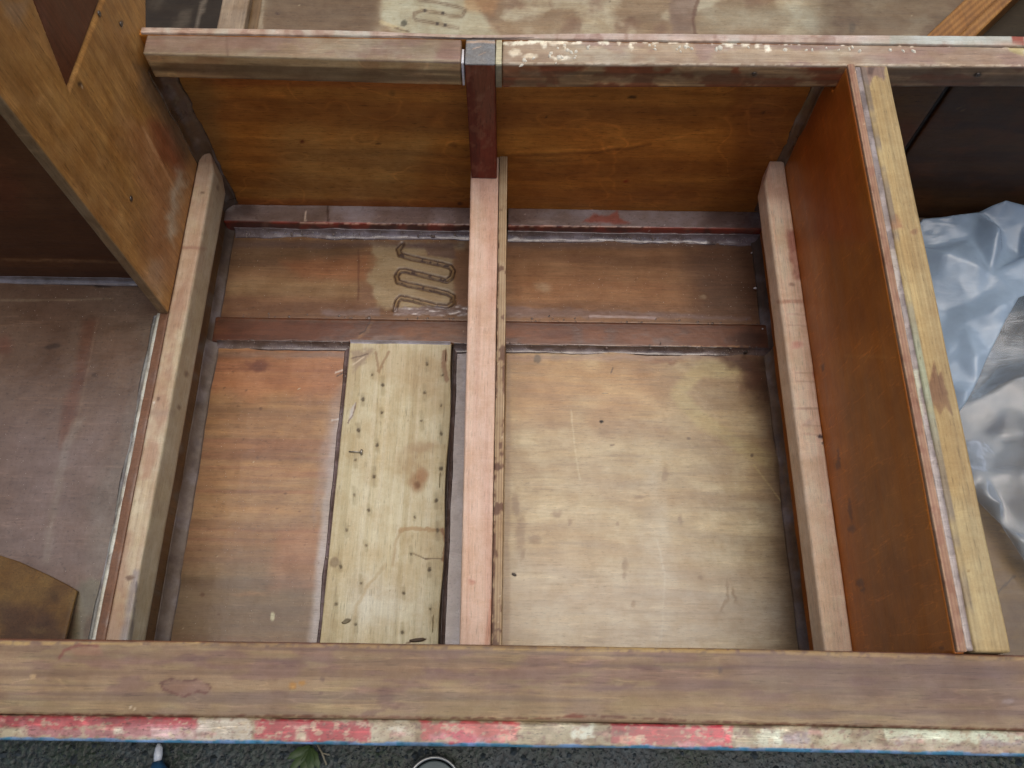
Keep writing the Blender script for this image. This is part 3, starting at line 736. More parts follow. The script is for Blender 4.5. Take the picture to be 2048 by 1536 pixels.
def p_lb(p):
    p.C[:] = (186, 160, 134); p.streak(1, (204, 180, 150), .5, 90, 1.5, .5, .7, 141); p.streak(1, (158, 126, 104), .5, 130, 1.3, .5, .7, 142)
    p.poly([(395, 300), (430, 300), (405, 500), (390, 620), (340, 620), (370, 480)], (176, 134, 112), .6, 10, 8, 24)
    p.poly([(350, 600), (376, 560), (352, 700), (330, 830), (300, 960), (280, 960), (310, 780)], (160, 116, 94), .65, 7, 9, 22)
    p.poly([(400, 303), (450, 303), (445, 330), (395, 325)], (166, 124, 100), .7, 5, 4, 12)
    p.line([(358, 495), (412, 497)], 3, (146, 100, 84), .6, 3, 1.5)
    p.poly([(290, 818), (350, 820), (345, 835), (285, 830)], (146, 116, 98), .5, 5, 4, 12)
    p.poly([(232, 1060), (262, 1060), (245, 1280), (196, 1290)], (146, 104, 84), .6, 9, 8, 22)
    p.poly([(265, 1140), (278, 1140), (262, 1285), (240, 1285)], (134, 120, 122), .7, 6, 5, 14)
    p.line([(274, 1165), (262, 1285)], 2.5, (92, 78, 84), .6, 2, 2)
    for (x, y, a, b) in [(373, 748, 5, 8), (436, 375, 4, 7), (405, 385, 5, 3), (316, 798, 4, 5), (358, 815, 5, 6), (257, 1158, 6, 5), (232, 1145, 5, 4), (260, 1155, 12, 4)]:
        p.blob(x, y, a, b, (96, 66, 52), .7, .5, w=2)
    p.blob(308, 805, 3, 3, (220, 200, 190), .8, .4, w=0); p.cloud((196, 172, 140), .35, 30, .5, .7, 144)
    p.mix((p.P[:, 0] > -.4485) * .25, (170, 156, 130))
def w_lb(P):
    P = P.copy(); c = np.clip((P[:, 1] - .785) / .034, 0, 1) * np.clip((P[:, 0] - XL) / .025, 0, 1) * .010
    P[:, 0] -= c; t = 1 - np.clip((P[:, 1] - .11) / .6, 0, 1); P[:, 2] += .006 * t * np.clip((ZB - P[:, 2]) / .05, 0, 1); return P
gbox('support_beam', boat, MY, (XL + .0005, -.4475), (.085, YP - .0005), (ZB - .060, ZB), .0018, .0022, paint=p_lb, k=(1.02, 1.2, 1.22), warp=w_lb, seed=9, resz=.005,
     label='left bearer stained red along its outer edge')

def p_rb(p):
    p.C[:] = (188, 156, 130); p.streak(1, (204, 174, 148), .5, 90, 1.5, .5, .7, 151); p.streak(1, (164, 128, 106), .5, 130, 1.3, .5, .7, 152)
    p.poly([(1515, 305), (1575, 308), (1590, 400), (1530, 400)], (160, 118, 94), .6, 14, 8, 24)
    p.poly([(1575, 460), (1600, 460), (1608, 560), (1588, 555), (1578, 500)], (140, 84, 70), .75, 6, 5, 14)
    p.line([(1556, 604), (1612, 602)], 4, (156, 106, 84), .6, 3, 1.5); p.blob(1583, 570, 8, 6, (120, 88, 72), .6, .6)
    p.blob(1594, 690, 14, 9, (176, 112, 96), .6, .7, w=5); p.line([(1585, 817), (1640, 817)], 2, (150, 116, 96), .6, 2, 1)
    for y in (628, 650, 745, 762, 850, 868): p.line([(1570 + (y - 600) * .14, y), (1608 + (y - 600) * .14, y + 2)], 1.5, (156, 120, 98), .5, 1.5, 1.5)
    p.blob(1641, 873, 7, 4, (60, 44, 44), .9, .5, w=3, sc=5); p.blob(1646, 886, 4, 3, (44, 34, 34), .9, .5, w=1)
    p.blob(1618, 846, 9, 9, (150, 122, 108), .5, .8); p.blob(1632, 746, 6, 12, (160, 96, 84), .5, .7)
    p.cloud((206, 180, 154), .3, 30, .5, .7, 155); p.mix((p.P[:, 0] < .3785) * .25, (166, 146, 120))
def w_rb(P):
    P = P.copy(); c = np.clip((P[:, 1] - .780) / .036, 0, 1) * np.clip((XR - P[:, 0]) / .03, 0, 1) * .011; P[:, 0] += c; return P
gbox('support_beam', boat, MY, (.376, XR - .0005), (.085, YP - .0005), (ZB - .041, ZB), .0018, .0022, paint=p_rb, k=(1.6, 1.72, 1.75), warp=w_rb, seed=10, resz=.005,
     label='right bearer with saw marks across its top')

# ---- right-hand partition: ply, glue line, pine capping
def p_side(p):
    p.C[:] = (126, 78, 36); p.cloud((104, 62, 28), .4, 90, .42, .66, 161); p.cloud((140, 88, 42), .3, 70, .5, .7, 162)
    p.poly([(1590, 230), (1700, 170), (1730, 480), (1620, 480)], (116, 54, 24), .5, 30, 20, 50)
    p.poly([(1600, 480), (1650, 480), (1740, 1300), (1700, 1300), (1640, 800)], (140, 84, 36), .5, 18, 12, 50)
    p.line([(1660, 485), (1780, 488)], 3, (116, 72, 40), .5, 3, 2); p.line([(1688, 712), (1770, 714)], 4, (140, 98, 62), .4, 3, 2)
    for (x, y, rx, ry, an) in [(1676, 930, 5, 12, 0), (1646, 735, 5, 9, 10), (1700, 1020, 4, 28, -8), (1703, 1058, 10, 9, 0), (1720, 1165, 10, 8, 20), (1726, 1178, 4, 7, 0), (1677, 915, 3, 20, -4), (1883, 1295, 5, 6, 0)]:
        p.blob(x, y, rx, ry, (78, 36, 12), .85, .4, ang=an, w=3, sc=6, gloss=.15)
    p.specks((80, 44, 20), .012, 4, .6, 165); p.specks((180, 120, 70), .006, 4, .6, 166)
def w_side(P):
    P = P.copy(); top = np.where(P[:, 1] < .7785, ZR + .003, .4495); lo = ZF - .01
    P[:, 2] = lo + (P[:, 2] - lo) * (top - lo) / (ZR + .003 - lo); return P
gbox('side_panel', boat, MS, (XR, XR + .009), (.083, YP - .0005), (ZF - .01, ZR + .003), .003, .0008, paint=p_side, k=(2.1, 1.75, .85), hide='+x', resx=.002, seed=11, warp=w_side,
     label='dark orange-brown side panel with resin runs',
     disp=None)

def p_edge(p):
    p.C[:] = (176, 142, 112); u = p.P[:, 0] - XR - .001
    p.mix(np.exp(-((u - .0028) / .0011) ** 2) * .8, (112, 72, 58)); p.mix(np.exp(-((u - .0062) / .0010) ** 2) * .6, (120, 84, 66)); p.specks((226, 206, 180), .06, 4, .6, 171)
    p.cloud((130, 86, 66), .5, 20, .5, .7, 172)
gbox('ply_edge', boat, MYC, (XR + .0008, XR + .0092), (.084, .779), (ZR + .0035, ZR + .0085), .0016, .0006, paint=p_edge, seed=12, label='layered top edge of the side panel')

def p_glue(p):
    p.C[:] = (130, 118, 112); p.G[:] = .3; p.cloud((164, 152, 146), .7, 24, .48, .62, 181); p.cloud((92, 78, 72), .6, 16, .55, .7, 182)
    p.poly([(1805, 740), (1835, 740), (1860, 960), (1838, 960)], (178, 184, 160), .9, 4, 5, 14); p.poly([(1775, 500), (1795, 500), (1800, 610), (1788, 610)], (180, 172, 160), .8, 4, 4, 12)
gbox('glue_line', boat, MG, (XR + .0086, XR + .0175), (.085, .777), (ZR + .002, ZR + .0068), .0018, .0018, paint=p_glue, seed=13, wob=.0012, label='smeared grey glue along the side panel edge')

def p_cap(p):
    p.C[:] = (198, 172, 122)
    u = p.P[:, 0]; v = p.P[:, 1]
    ring = .5 + .5 * np.sin((u * 1500 + 5 * fbm(v * 5, u * 40, 2, 5) + v * 6))
    p.mix(ring * .38, (156, 124, 78)); p.streak(1, (210, 188, 142), .5, 80, 1.2, .5, .7, 191)
    p.poly([(1690, 130), (1768, 132), (1770, 160), (1745, 150), (1740, 172), (1725, 160), (1700, 142)], (142, 112, 104), .85, 3, 5, 9)
    p.poly([(1735, 134), (1750, 134), (1744, 152), (1736, 148)], (88, 66, 58), .8, 3, 2, 6)
    p.poly([(1768, 440), (1790, 430), (1808, 452), (1785, 460), (1790, 480), (1770, 485)], (166, 118, 86), .75, 5, 6, 10); p.blob(1828, 464, 8, 6, (160, 116, 82), .7, .6)
    # zigzag-edged brown stain
    st = [(1835, 790), (1852, 748), (1858, 770), (1868, 722), (1876, 752), (1882, 742), (1888, 765), (1898, 800), (1906, 830), (1890, 812), (1880, 830), (1862, 800), (1850, 830), (1846, 800)]
    p.poly(st, (136, 98, 70), .9, 2.5, 2, 8)
    p.poly([(1845, 820), (1895, 800), (1925, 960), (1960, 1180), (1880, 1180), (1860, 960)], (178, 148, 100), .45, 22, 10, 30)
    p.line([(1843, 830), (1858, 960), (1880, 1080)], 4, (132, 94, 66), .7, 3, 3, 14)
    p.poly([(1880, 1000), (2010, 1000), (2010, 1310), (1900, 1310)], (186, 172, 136), .5, 60, 20, 60)
    q = (u < XR + .0225); p.mix(q * sstep(.35, .6, fbm(u * 0 + 3, v * 30, 3, 194)) * .7, (134, 120, 110))
    p.mix(q * np.exp(-((v - .36) / .07) ** 2) * .9, (176, 184, 158))
    p.specks((110, 86, 54), .01, 4, .6, 195); p.blob(1937, 1142, 3, 3, (140, 110, 70), .8, .4, w=0)
def w_cap(P):
    P = P.copy(); P[:, 0] += np.where(P[:, 0] > .44, (fbm(P[:, 1] * 9, P[:, 1] * 0, 2, 19) - .5) * .002, 0); return P
gbox('capping_strip', boat, MYC, (XR + .0165, XR + .0495), (.0842, .7782), (ZR - .020, ZR + .0075), .0014, .0015, paint=p_cap, k=(.76, .77, .72), warp=w_cap, seed=14, resz=.004,
     label='straw-coloured pine capping with a jagged brown stain')

# ---- left-hand partition and the tall upright panel on it
def p_lw(p):
    p.C[:] = (110, 82, 52); p.streak(1, (84, 60, 36), .5, 60, 3, .45, .65, 201, 2); p.cloud((96, 92, 86), .5, 30, .55, .7, 203, .6)
    p.mix((p.P[:, 2] > .2575) * .7, (112, 78, 62))
gbox('partition', boat, MZ, (-.4875, XL), (.083, YP - .0005), (ZF - .01, .2605), .003, .001, paint=p_lw, resx=.003, seed=15, label='low brown partition carrying the left bearer')

def p_tall(p):
    p.C[:] = (150, 108, 54); p.streak(2, (112, 76, 38), .35, 46, 5, .40, .68, 211, 1); p.streak(2, (166, 126, 72), .3, 34, 4, .48, .72, 212, 1)
    p.cloud((120, 78, 36), .3, 60, .45, .72, 213); p.cloud((158, 122, 76), .25, 40, .45, .75, 214); p.streak(2, (120, 84, 44), .35, 150, 14, .5, .7, 216, 1)
    p.poly([(250, 250), (330, 230), (385, 330), (370, 430), (340, 560), (300, 560), (300, 400)], (140, 96, 60), .6, 26, 18, 40)
    p.poly([(300, 240), (340, 250), (372, 330), (360, 360), (320, 320)], (112, 54, 34), .5, 14, 10, 24)
    for i in range(7): p.line([(285 + i * 9, 255 + i * 17), (300 + i * 9, 285 + i * 17)], 3, (176, 132, 86), .5, 3, 2)
    p.poly([(272, 130), (330, 170), (390, 300), (372, 330), (320, 230), (285, 190)], (92, 76, 58), .65, 16, 12, 30)
    p.poly([(355, 330), (372, 350), (362, 400), (345, 490), (328, 470), (345, 400)], (170, 162, 138), .7, 11, 12, 16)
    p.poly([(300, 520), (330, 520), (322, 600), (285, 560)], (160, 138, 112), .5, 12, 8, 20)
    p.blob(262, 397, 3, 8, (40, 28, 16), .9, .4, w=1); p.blob(242, 48, 5, 7, (44, 32, 22), .8, .5); p.blob(160, 168, 5, 6, (56, 40, 26), .8, .5, w=1); p.blob(198, 27, 4, 7, (70, 52, 36), .8, .5)
    p.blob(244, 50, 2, 5, (196, 180, 150), .7, .4, w=0); p.blob(164, 173, 2, 3, (190, 176, 150), .7, .4, w=0)
    p.poly([(0, 0), (60, 0), (40, 50), (10, 30)], (124, 104, 84), .5, 14, 8, 20)
    p.specks((90, 60, 30), .02, 5, .5, 215)
    fe = p.P[:, 1] < .5455; p.mix(fe * .85, (112, 92, 64))
VTRI = [(.669, .681), (.636, .593), (.783, .577)]
def w_tall(P):
    P = P.copy(); y = P[:, 1]; lo = np.interp(y, [.54, .819, .839, .873, 1.1], [.261, .261, .479, .495, .60]); hi = .82
    t = (P[:, 2] - .261) / (.82 - .261); P[:, 2] = lo + t * (hi - lo); return P
def d_tall(p, N):
    tri = [(.669 + .05, .681 + .135), (.634, .592), (.783 + .16, .577 - .018 + .0)]
    s = poly_sd(p.P[:, 1], p.P[:, 2], [(.725, .83), (.635, .592), (.96, .558), (.96, .83)])
    return np.stack([np.where(N[:, 0] > .5, -(1 - sstep(-.002, .001, s)) * .0025, 0), 0 * s, 0 * s], 1)
gbox('upright_panel', boat, MZ, (-.4865, XL), (.544, 1.1), (.261, .82), .0022, .0008, paint=p_tall, k=(1.38, 1.42, 1.6), disp=d_tall, warp=w_tall, resx=.003, seed=16, hide='-x',
     label='tall olive-brown ply panel rising at the left')
# dark wedge let into it
def p_wedge(p):
    p.C[:] = (92, 52, 30); p.streak(2, (70, 38, 22), .6, 40, 4, .42, .64, 221, 1); p.poly([(40, 0), (90, 0), (100, 60), (50, 40)], (104, 60, 44), .5, 10, 8, 20)
def w_wedge(P):
    P = P.copy(); t = P[:, 1].copy(); s = P[:, 2].copy()      # unit square folded onto the triangle
    a = np.array([.638, .596]); b = np.array([.722, .81]); c = np.array([.94, .566])
    e = a[None] * (1 - s[:, None]) + (b[None] * (1 - t[:, None]) + c[None] * t[:, None]) * s[:, None]
    P[:, 1] = e[:, 0]; P[:, 2] = e[:, 1]; return P
gbox('inlaid_wedge', boat, MZ, (XL - .0036, XL - .0020), (0, 1), (0, 1), .02, .0003, paint=p_wedge, warp=w_wedge, wob=0, label='dark red wedge-shaped inlay near the top of the tall panel', resx=.002)

# screws in the tall panel and the cross beam
SCR = None
def screw(parent, c, ax, r=.0032):
    me = bpy.data.meshes.new('screw'); V = []; F = []; ns = 12; prof = [(r, 0), (r, .0008), (r * .8, .0013), (r * .25, .0009), (.0001, .0002)]
    for rr, h in prof:
        for j in range(ns):
            a, b = rr * math.cos(2 * math.pi * j / ns), rr * math.sin(2 * math.pi * j / ns)
            V.append((c[0] + h, c[1] + a, c[2] + b) if ax == 'x' else (c[0] + a, c[1] - h, c[2] + b))
    for i in range(len(prof) - 1): F += [[i * ns + j, i * ns + (j + 1) % ns, (i + 1) * ns + (j + 1) % ns, (i + 1) * ns + j] for j in range(ns)]
    me.from_pydata(V, [], F); me.update(); smooth(me); colour(me, np.tile([[70., 58., 46.]], (len(V), 1)), .4); return link('screw', me, MG, parent)
def onX(x, y, X): d = ray(x, y); return CAM + d * (X - CAM[0]) / d[0]
def onY(x, y, Y): d = ray(x, y); return CAM + d * (Y - CAM[1]) / d[1]
TALL = [o for o in boat.children if o.name.startswith('upright_panel')][0]; BEAMR = [o for o in boat.children if o.name.startswith('cross_beam')][-1]
for q in ((242, 48), (198, 27), (262, 397)): screw(TALL, onX(*q, XL + .0004), 'x')
for q in ((1508, 148), (1955, 149)): screw(BEAMR, onY(*q, .7825 if q[0] < 1700 else .7855), 'y')

# ---- left deck compartment
ZD = .252
def p_deck(p):
    p.C[:] = (124, 100, 86); p.G[:] = .25
    p.streak(1, (112, 84, 68), .5, 14, 2, .4, .66, 231); p.cloud((132, 112, 100), .5, 60, .5, .7, 232, .4)
    p.poly([(0, 850), (220, 850), (200, 1180), (0, 1120)], (142, 128, 136), .7, 90, 30, 80)
    p.poly([(165, 640), (196, 640), (150, 840), (120, 900), (120, 840), (150, 740)], (120, 72, 50), .6, 9, 6, 24)
    p.line([(195, 640), (160, 820), (150, 850)], 2, (150, 128, 112), .5, 2.5, 2)
    p.poly([(150, 835), (172, 835), (140, 900), (118, 1000), (98, 1130), (84, 1125), (104, 1000), (120, 900)], (160, 154, 152), .55, 8, 7, 16, .7)
    p.line([(0, 601), (120, 600), (225, 597)], 2, (160, 146, 128), .6, 1.6, 1); p.line([(8, 521), (230, 523)], 2, (160, 140, 120), .5, 1.5, 1)
    p.poly([(185, 556), (225, 556), (220, 575), (190, 574)], (44, 34, 28), .9, 3, 3, 8, .8)
    p.blob(105, 693, 20, 6, (66, 50, 42), .7, .5, ang=-12, w=3); p.blob(190, 750, 7, 4, (80, 60, 50), .7, .5)
    p.poly([(230, 900), (265, 760), (290, 640), (310, 640), (240, 1100), (180, 1180), (180, 1000)], (136, 134, 134), .5, 22, 10, 30, .7)
    p.blob(10, 690, 20, 26, (128, 66, 50), .4, .9); p.blob(215, 700, 30, 60, (136, 104, 84), .4, .9)
    p.specks((196, 186, 170), .01, 3.5, .7, 233); p.specks((80, 66, 58), .02, 4, .4, 234)
    p.poly([(160, 1160), (204, 1160), (196, 1300), (140, 1300)], (124, 124, 108), .85, 8, 8, 14); p.poly([(172, 1235), (196, 1225), (192, 1300), (166, 1300)], (96, 72, 42), .8, 6, 6, 10)
    # weave of the glass cloth
    wv = .5 + .25 * (np.sin(p.P[:, 0] * 2200) + np.sin(p.P[:, 1] * 2200)); p.mix(wv * .16, (90, 72, 70))
gbox('deck_panel', boat, MG, (-1.1, -.4878), (.09, .62), (ZD - .014, ZD), .002, .0006, k=(.58, .53, .42), paint=p_deck, seed=17, resz=.02, label='purplish-brown glassed deck panel at the left')
fillet('resin_fillet', boat, [(-.4885, .09, ZD), (-.4885, .545, ZD)], (-1, 0, 0), (0, 0, 1), .0095, base=(140, 140, 134), seed=31, lump=.25, step=.004, gl=.6)
gbox('glue_bead', boat, MG, (-.4900, -.4850), (.09, .545), (ZD - .004, .2612), .003, .0012, base=(170, 172, 160), wob=.001, seed=18,
     paint=lambda p: (p.cloud((110, 104, 96), .8, 20, .5, .64, 6), p.cloud((190, 190, 176), .6, 30, .5, .7, 9)))

def p_lback(p):
    p.C[:] = (78, 48, 30); p.streak(0, (60, 34, 20), .5, 30, 2, .42, .64, 241, 2); p.blob(10, 380, 50, 70, (96, 40, 26), .3, .9, w=14, sc=30)
    p.line([(0, 520), (120, 521), (240, 524)], 2, (130, 96, 72), .6, 1.2, 1)
gbox('back_panel', boat, MXD, (-1.1, -.4878), (.6, .612), (ZD + .001, .60), .004, .0008, paint=p_lback, k=(1.6, 1.6, 1.2), hide='+y', seed=19, label='dark back panel behind the left deck')
fillet('resin_fillet', boat, [(-1.1, .60, ZD), (-.49, .60, ZD)], (0, -1, 0), (0, 0, 1), .008, base=(92, 84, 82), seed=32, lump=.2, step=.005, gl=.8)
# cut end of wire poking out over the deck
def tube(name, parent, pts, rad, mat, col=(60, 50, 40), gl=.3, k=1.0, ns=10, taper=None):
    pts = [Vector(p) for p in pts]; V = []; n = len(pts)
    for i, p in enumerate(pts):
        t = (pts[min(i + 1, n - 1)] - pts[max(i - 1, 0)]).normalized()
        a = t.orthogonal().normalized(); b = t.cross(a)
        rr = rad if taper is None else taper[i]
        for j in range(ns):
            th = 2 * math.pi * j / ns; V.append(p + (a * math.cos(th) + b * math.sin(th)) * rr)
    F = [[i * ns + j, i * ns + (j + 1) % ns, (i + 1) * ns + (j + 1) % ns, (i + 1) * ns + j] for i in range(n - 1) for j in range(ns)]
    F += [list(range(ns))[::-1], [(n - 1) * ns + j for j in range(ns)]]
    me = bpy.data.meshes.new(name); me.from_pydata([tuple(v) for v in V], [], F); me.update(); smooth(me)
    colour(me, np.tile(np.array(col, float), (len(V), 1)), gl, k)
    return link(name, me, mat, parent)

# ---- flared side board and knee at lower left
def p_knee(p):
    p.C[:] = (138, 100, 50); p.streak(1, (108, 72, 34), .5, 46, 5, .42, .62, 251); p.cloud((150, 116, 64), .5, 50, .5, .7, 252)
    p.poly([(0, 1215), (60, 1210), (120, 1250), (150, 1290), (0, 1290)], (94, 62, 42), .75, 14, 10, 30); p.blob(110, 1195, 8, 14, (84, 58, 28), .5, .6); p.blob(80, 1260, 26, 10, (148, 118, 70), .5, .8, w=6)
def w_knee(P):
    P = P.copy(); t = (P[:, 1] - 0) / 1.0; X = P[:, 0]
    yb = np.interp(X, [-1.1, -.70, -.628, -.60, -.56, -.535, -.52], [.27, .235, .209, .201, .185, .174, .166])
    y = .083 + (yb - .083) * t; P[:, 1] = y; P[:, 2] = P[:, 2] + ZD + .005 + .022 * (1 - t); P[:, 0] += np.where(X > -.53, .008 * (1 - t), 0); return P
gbox('side_knee', boat, MZ, (-1.1, -.521), (0, 1), (-.0045, 0), .02, .001, paint=p_knee, k=(.46, .49, .48), warp=w_knee, resx=.004, wob=.0, seed=20, resy=.01, label='curved brown knee at the lower left corner')

# ---- near side rail, painted rubbing strip, hull side
def p_rail(p):
    p.C[:] = (148, 126, 102)
    p.streak(0, (122, 100, 82), .6, 130, 2.2, .45, .62, 261); p.streak(0, (166, 146, 116), .55, 90, 1.8, .5, .68, 262)
    p.cloud((124, 98, 96), .55, 90, .48, .64, 263, asp=4); p.cloud((152, 138, 104), .5, 70, .5, .68, 264, asp=4)
    p.poly([(0, 1380), (2048, 1400), (2048, 1470), (0, 1450)], (148, 136, 108), .4, 14, 10, 60)
    p.line([(0, 1284), (400, 1287), (1000, 1295), (1500, 1302), (2048, 1318)], 6, (186, 160, 106), .85, 4, 2.5, 24, brk=.38)
    p.line([(0, 1279), (400, 1282), (1000, 1289), (1500, 1296), (2048, 1311)], 2.5, (116, 66, 48), .8, 2, 1)
    p.poly([(1540, 1300), (2048, 1316), (2048, 1420), (1900, 1400), (1440, 1360)], (108, 88, 88), .65, 46, 30, 90)
    p.streak(0, (96, 78, 80), .35, 200, 2.4, .56, .7, 266)
    for a in [(770, 1395, 22, 24, 0), (740, 1425, 40, 7, -14), (795, 1410, 20, 8, 0), (560, 1325, 60, 8, 3), (380, 1315, 40, 7, 0), (870, 1340, 30, 6, 0), (1290, 1335, 40, 8, 0), (1230, 1375, 60, 7, -5)]:
        p.blob(a[0], a[1], a[2], a[3], (110, 84, 82), .55, .6, ang=a[4], w=8, sc=12)
    # darker blot with an outline
    bl = [(322, 1365), (345, 1358), (372, 1362), (400, 1358), (420, 1374), (412, 1388), (398, 1382), (365, 1394), (345, 1386), (326, 1378)]
    p.poly(bl, (136, 108, 98), .8, 2, 2, 8); p.line(bl + [bl[0]], 3, (104, 70, 62), .8, 2, 2, 8, brk=.4)
    p.line([(118, 1316), (130, 1300), (158, 1290), (195, 1292)], 4, (128, 78, 68), .8, 2.5, 2, 8); p.poly([(140, 1296), (200, 1292), (205, 1310), (150, 1312)], (160, 120, 106), .5, 5, 3, 8)
    p.blob(66, 1352, 7, 6, (196, 172, 134), .9, .5, w=2); p.blob(585, 1372, 9, 8, (170, 124, 58), .8, .4, w=3, sc=5); p.blob(605, 1366, 9, 6, (172, 128, 62), .8, .4, w=3, sc=5)
    p.blob(584, 1375, 3, 3, (205, 170, 110), .9, .4, w=0); p.blob(262, 1414, 3, 4, (214, 206, 190), .9, .4, w=0); p.blob(270, 1418, 3, 3, (206, 196, 176), .8, .4, w=0)
    p.blob(645, 1358, 5, 6, (108, 88, 80), .7, .6); p.blob(641, 1388, 5, 5, (108, 88, 80), .7, .6); p.blob(1440, 1340, 5, 10, (88, 76, 80), .6, .6); p.blob(2015, 1402, 12, 8, (150, 140, 146), .6, .5, w=4)
    p.line([(0, 1429), (180, 1429), (400, 1432), (780, 1433), (860, 1436), (1100, 1437), (1165, 1431), (1500, 1447), (1760, 1452), (2048, 1460)], 3, (100, 62, 46), .75, 1.6, 2.5, 13, brk=.46)
    p.blob(1150, 1432, 24, 5, (112, 58, 40), .8, .5, w=2)
    p.poly([(700, 1430), (840, 1432), (840, 1445), (760, 1448)], (150, 122, 106), .6, 3, 4, 12)
gbox('side_rail', boat, MXR, (-1.15, 1.2), (.0205, .0855), (.462, ZR), .0019, .0025, paint=p_rail, k=(.82, .76, .66), warp=sheer, resz=.005, seed=21, rough_edge=.3, resy=.0014,
     label='broad weathered timber top of the near side rail')

def p_strip(p):
    base = np.array((150, 136, 110.))
    p.C[:] = base; p.cloud((176, 172, 148), .7, 30, .45, .62, 271, asp=1.4); p.cloud((122, 96, 90), .5, 24, .56, .7, 272, asp=1.6)
    v = (.0200 - p.P[:, 1] - .004 * (np.clip(p.P[:, 0], 0, 2) / .5) ** 2 * .8) / .0205       # 0 inner .. 1 outer
    x = p.x
    yt = np.interp(x, [0, 1000, 1540, 2048], [1433, 1440, 1448, 1458]); yb = np.interp(x, [0, 1000, 1500, 2048], [1480, 1493, 1500, 1508])
    red = (158, 52, 58)
    def seg(x0, x1, v0, v1, col, a, soft=9, w=7):
        pts = [(x0, np.interp(x0, [0, 2048], [1433 + 46 * v0, 1458 + 49 * v0])), (x1, np.interp(x1, [0, 2048], [1433 + 46 * v0, 1458 + 49 * v0])),
               (x1, np.interp(x1, [0, 2048], [1433 + 46 * v1, 1458 + 49 * v1])), (x0, np.interp(x0, [0, 2048], [1433 + 46 * v1, 1458 + 49 * v1]))]
        p.poly(pts, col, a, soft * .45, w * 1.5, 15, .3, seed=int(x0) % 50 + 3)
    seg(-60, 395, -.1, .42, red, .85); seg(40, 410, .25, .85, (172, 108, 114), .75); seg(-30, 52, .5, .95, (190, 184, 156), .8); seg(60, 240, .2, .45, (190, 78, 78), .6)
    seg(300, 420, .35, .9, (190, 168, 164), .7); seg(395, 500, .0, .9, (186, 180, 164), .8); seg(228, 248, .4, .7, (216, 210, 190), .95, w=3)
    seg(512, 738, .02, .88, red, .95); seg(592, 614, .5, .85, (200, 188, 158), .95, w=3); seg(640, 730, .1, .4, (150, 42, 50), .6)
    seg(745, 830, .2, .9, (170, 160, 132), .7); seg(775, 812, .25, .5, (196, 194, 178), .8)
    seg(842, 1035, .0, .75, (186, 74, 74), .85); seg(860, 1000, .5, .8, (196, 126, 140), .7); seg(900, 950, .35, 1.0, (178, 56, 78), .9); seg(1000, 1030, .5, .8, (216, 160, 144), .8, w=3); seg(930, 950, .3, .45, (222, 150, 134), .8, w=3)
    seg(1045, 1140, .05, .9, (150, 142, 110), .7); seg(1142, 1192, .1, .6, (200, 208, 190), .9)
    seg(1222, 1372, -.05, .82, red, .95); seg(1376, 1462, .0, .95, (186, 56, 70), .95); seg(1240, 1285, .5, .75, (206, 160, 132), .85, w=3); seg(1350, 1390, .7, .9, (206, 140, 150), .8)
    seg(1515, 1560, .2, .85, (198, 206, 184), .85); seg(1565, 1620, .3, .7, (142, 130, 134), .7); seg(1640, 1700, .1, .8, (190, 194, 164), .7); seg(1770, 2048, .05, .55, (196, 204, 176), .85)
    seg(1780, 1830, .4, .7, (150, 140, 136), .8); seg(1960, 2048, .5, .75, (146, 132, 130), .8); seg(1470, 2048, .78, .95, (190, 164, 146), .5)
    for i in range(34):
        x0 = (i * 613) % 2048; seg(x0, x0 + 8 + (i * 37) % 26, .1 + (i % 5) * .12, .25 + (i % 5) * .12, [(214, 206, 184), (206, 150, 140), (120, 96, 84)][i % 3], .6, w=4)
    p.cloud((178, 164, 136), .75, 11, .60, .66, 281, asp=1.3); p.cloud((120, 84, 74), .5, 8, .64, .72, 283)
    # blue paint showing at the outer arris
    n = fbm(x / 30, x * 0, 3, 277); lim = .80 + .16 * n
    m = sstep(lim, lim + .05, v + .03 * fbm(x / 7, p.y / 7, 2, 4)); p.mix(m * .9, (110, 150, 196), .5); p.mix(m * sstep(.5, .62, fbm(x / 16, x * 0 + 5, 3, 279)) * .8, (60, 128, 160), .5)
    p.mix((p.P[:, 2] < .4885) * (v > .9) * 1.0, (22, 58, 84))
gbox('rubbing_strip', boat, MP, (-1.15, 1.2), (-.0005, .0202), (.455, ZR - .0005), .0016, .0022, paint=p_strip, k=.88, warp=sheer, resz=.004, seed=22, rough_edge=.6, resy=.0011, wob=.0008,
     label='outer rubbing strip with flaking red, cream and blue paint')
def w_hull(P):
    P = sheer(P); P[:, 1] += (.46 - P[:, 2]) * .16; return P
gbox('hull_side', boat, MP, (-1.15, 1.2), (.004, .0195), (.085, .4545), .02, .002, base=(24, 62, 88), warp=w_hull, seed=23)

# ---- structure outside the two bays: bottom, right compartment, compartment beyond the bulkhead
gbox('bottom_planking', boat, MXD, (-1.15, 1.2), (.07, 1.78), (.075, ZF - .0145), .05, .002, base=(90, 66, 48), wob=0)
gbox('keel', boat, MXD, (-1.15, 1.2), (.82, .90), (0.001, .0745), .05, .003, base=(60, 66, 70), wob=0)

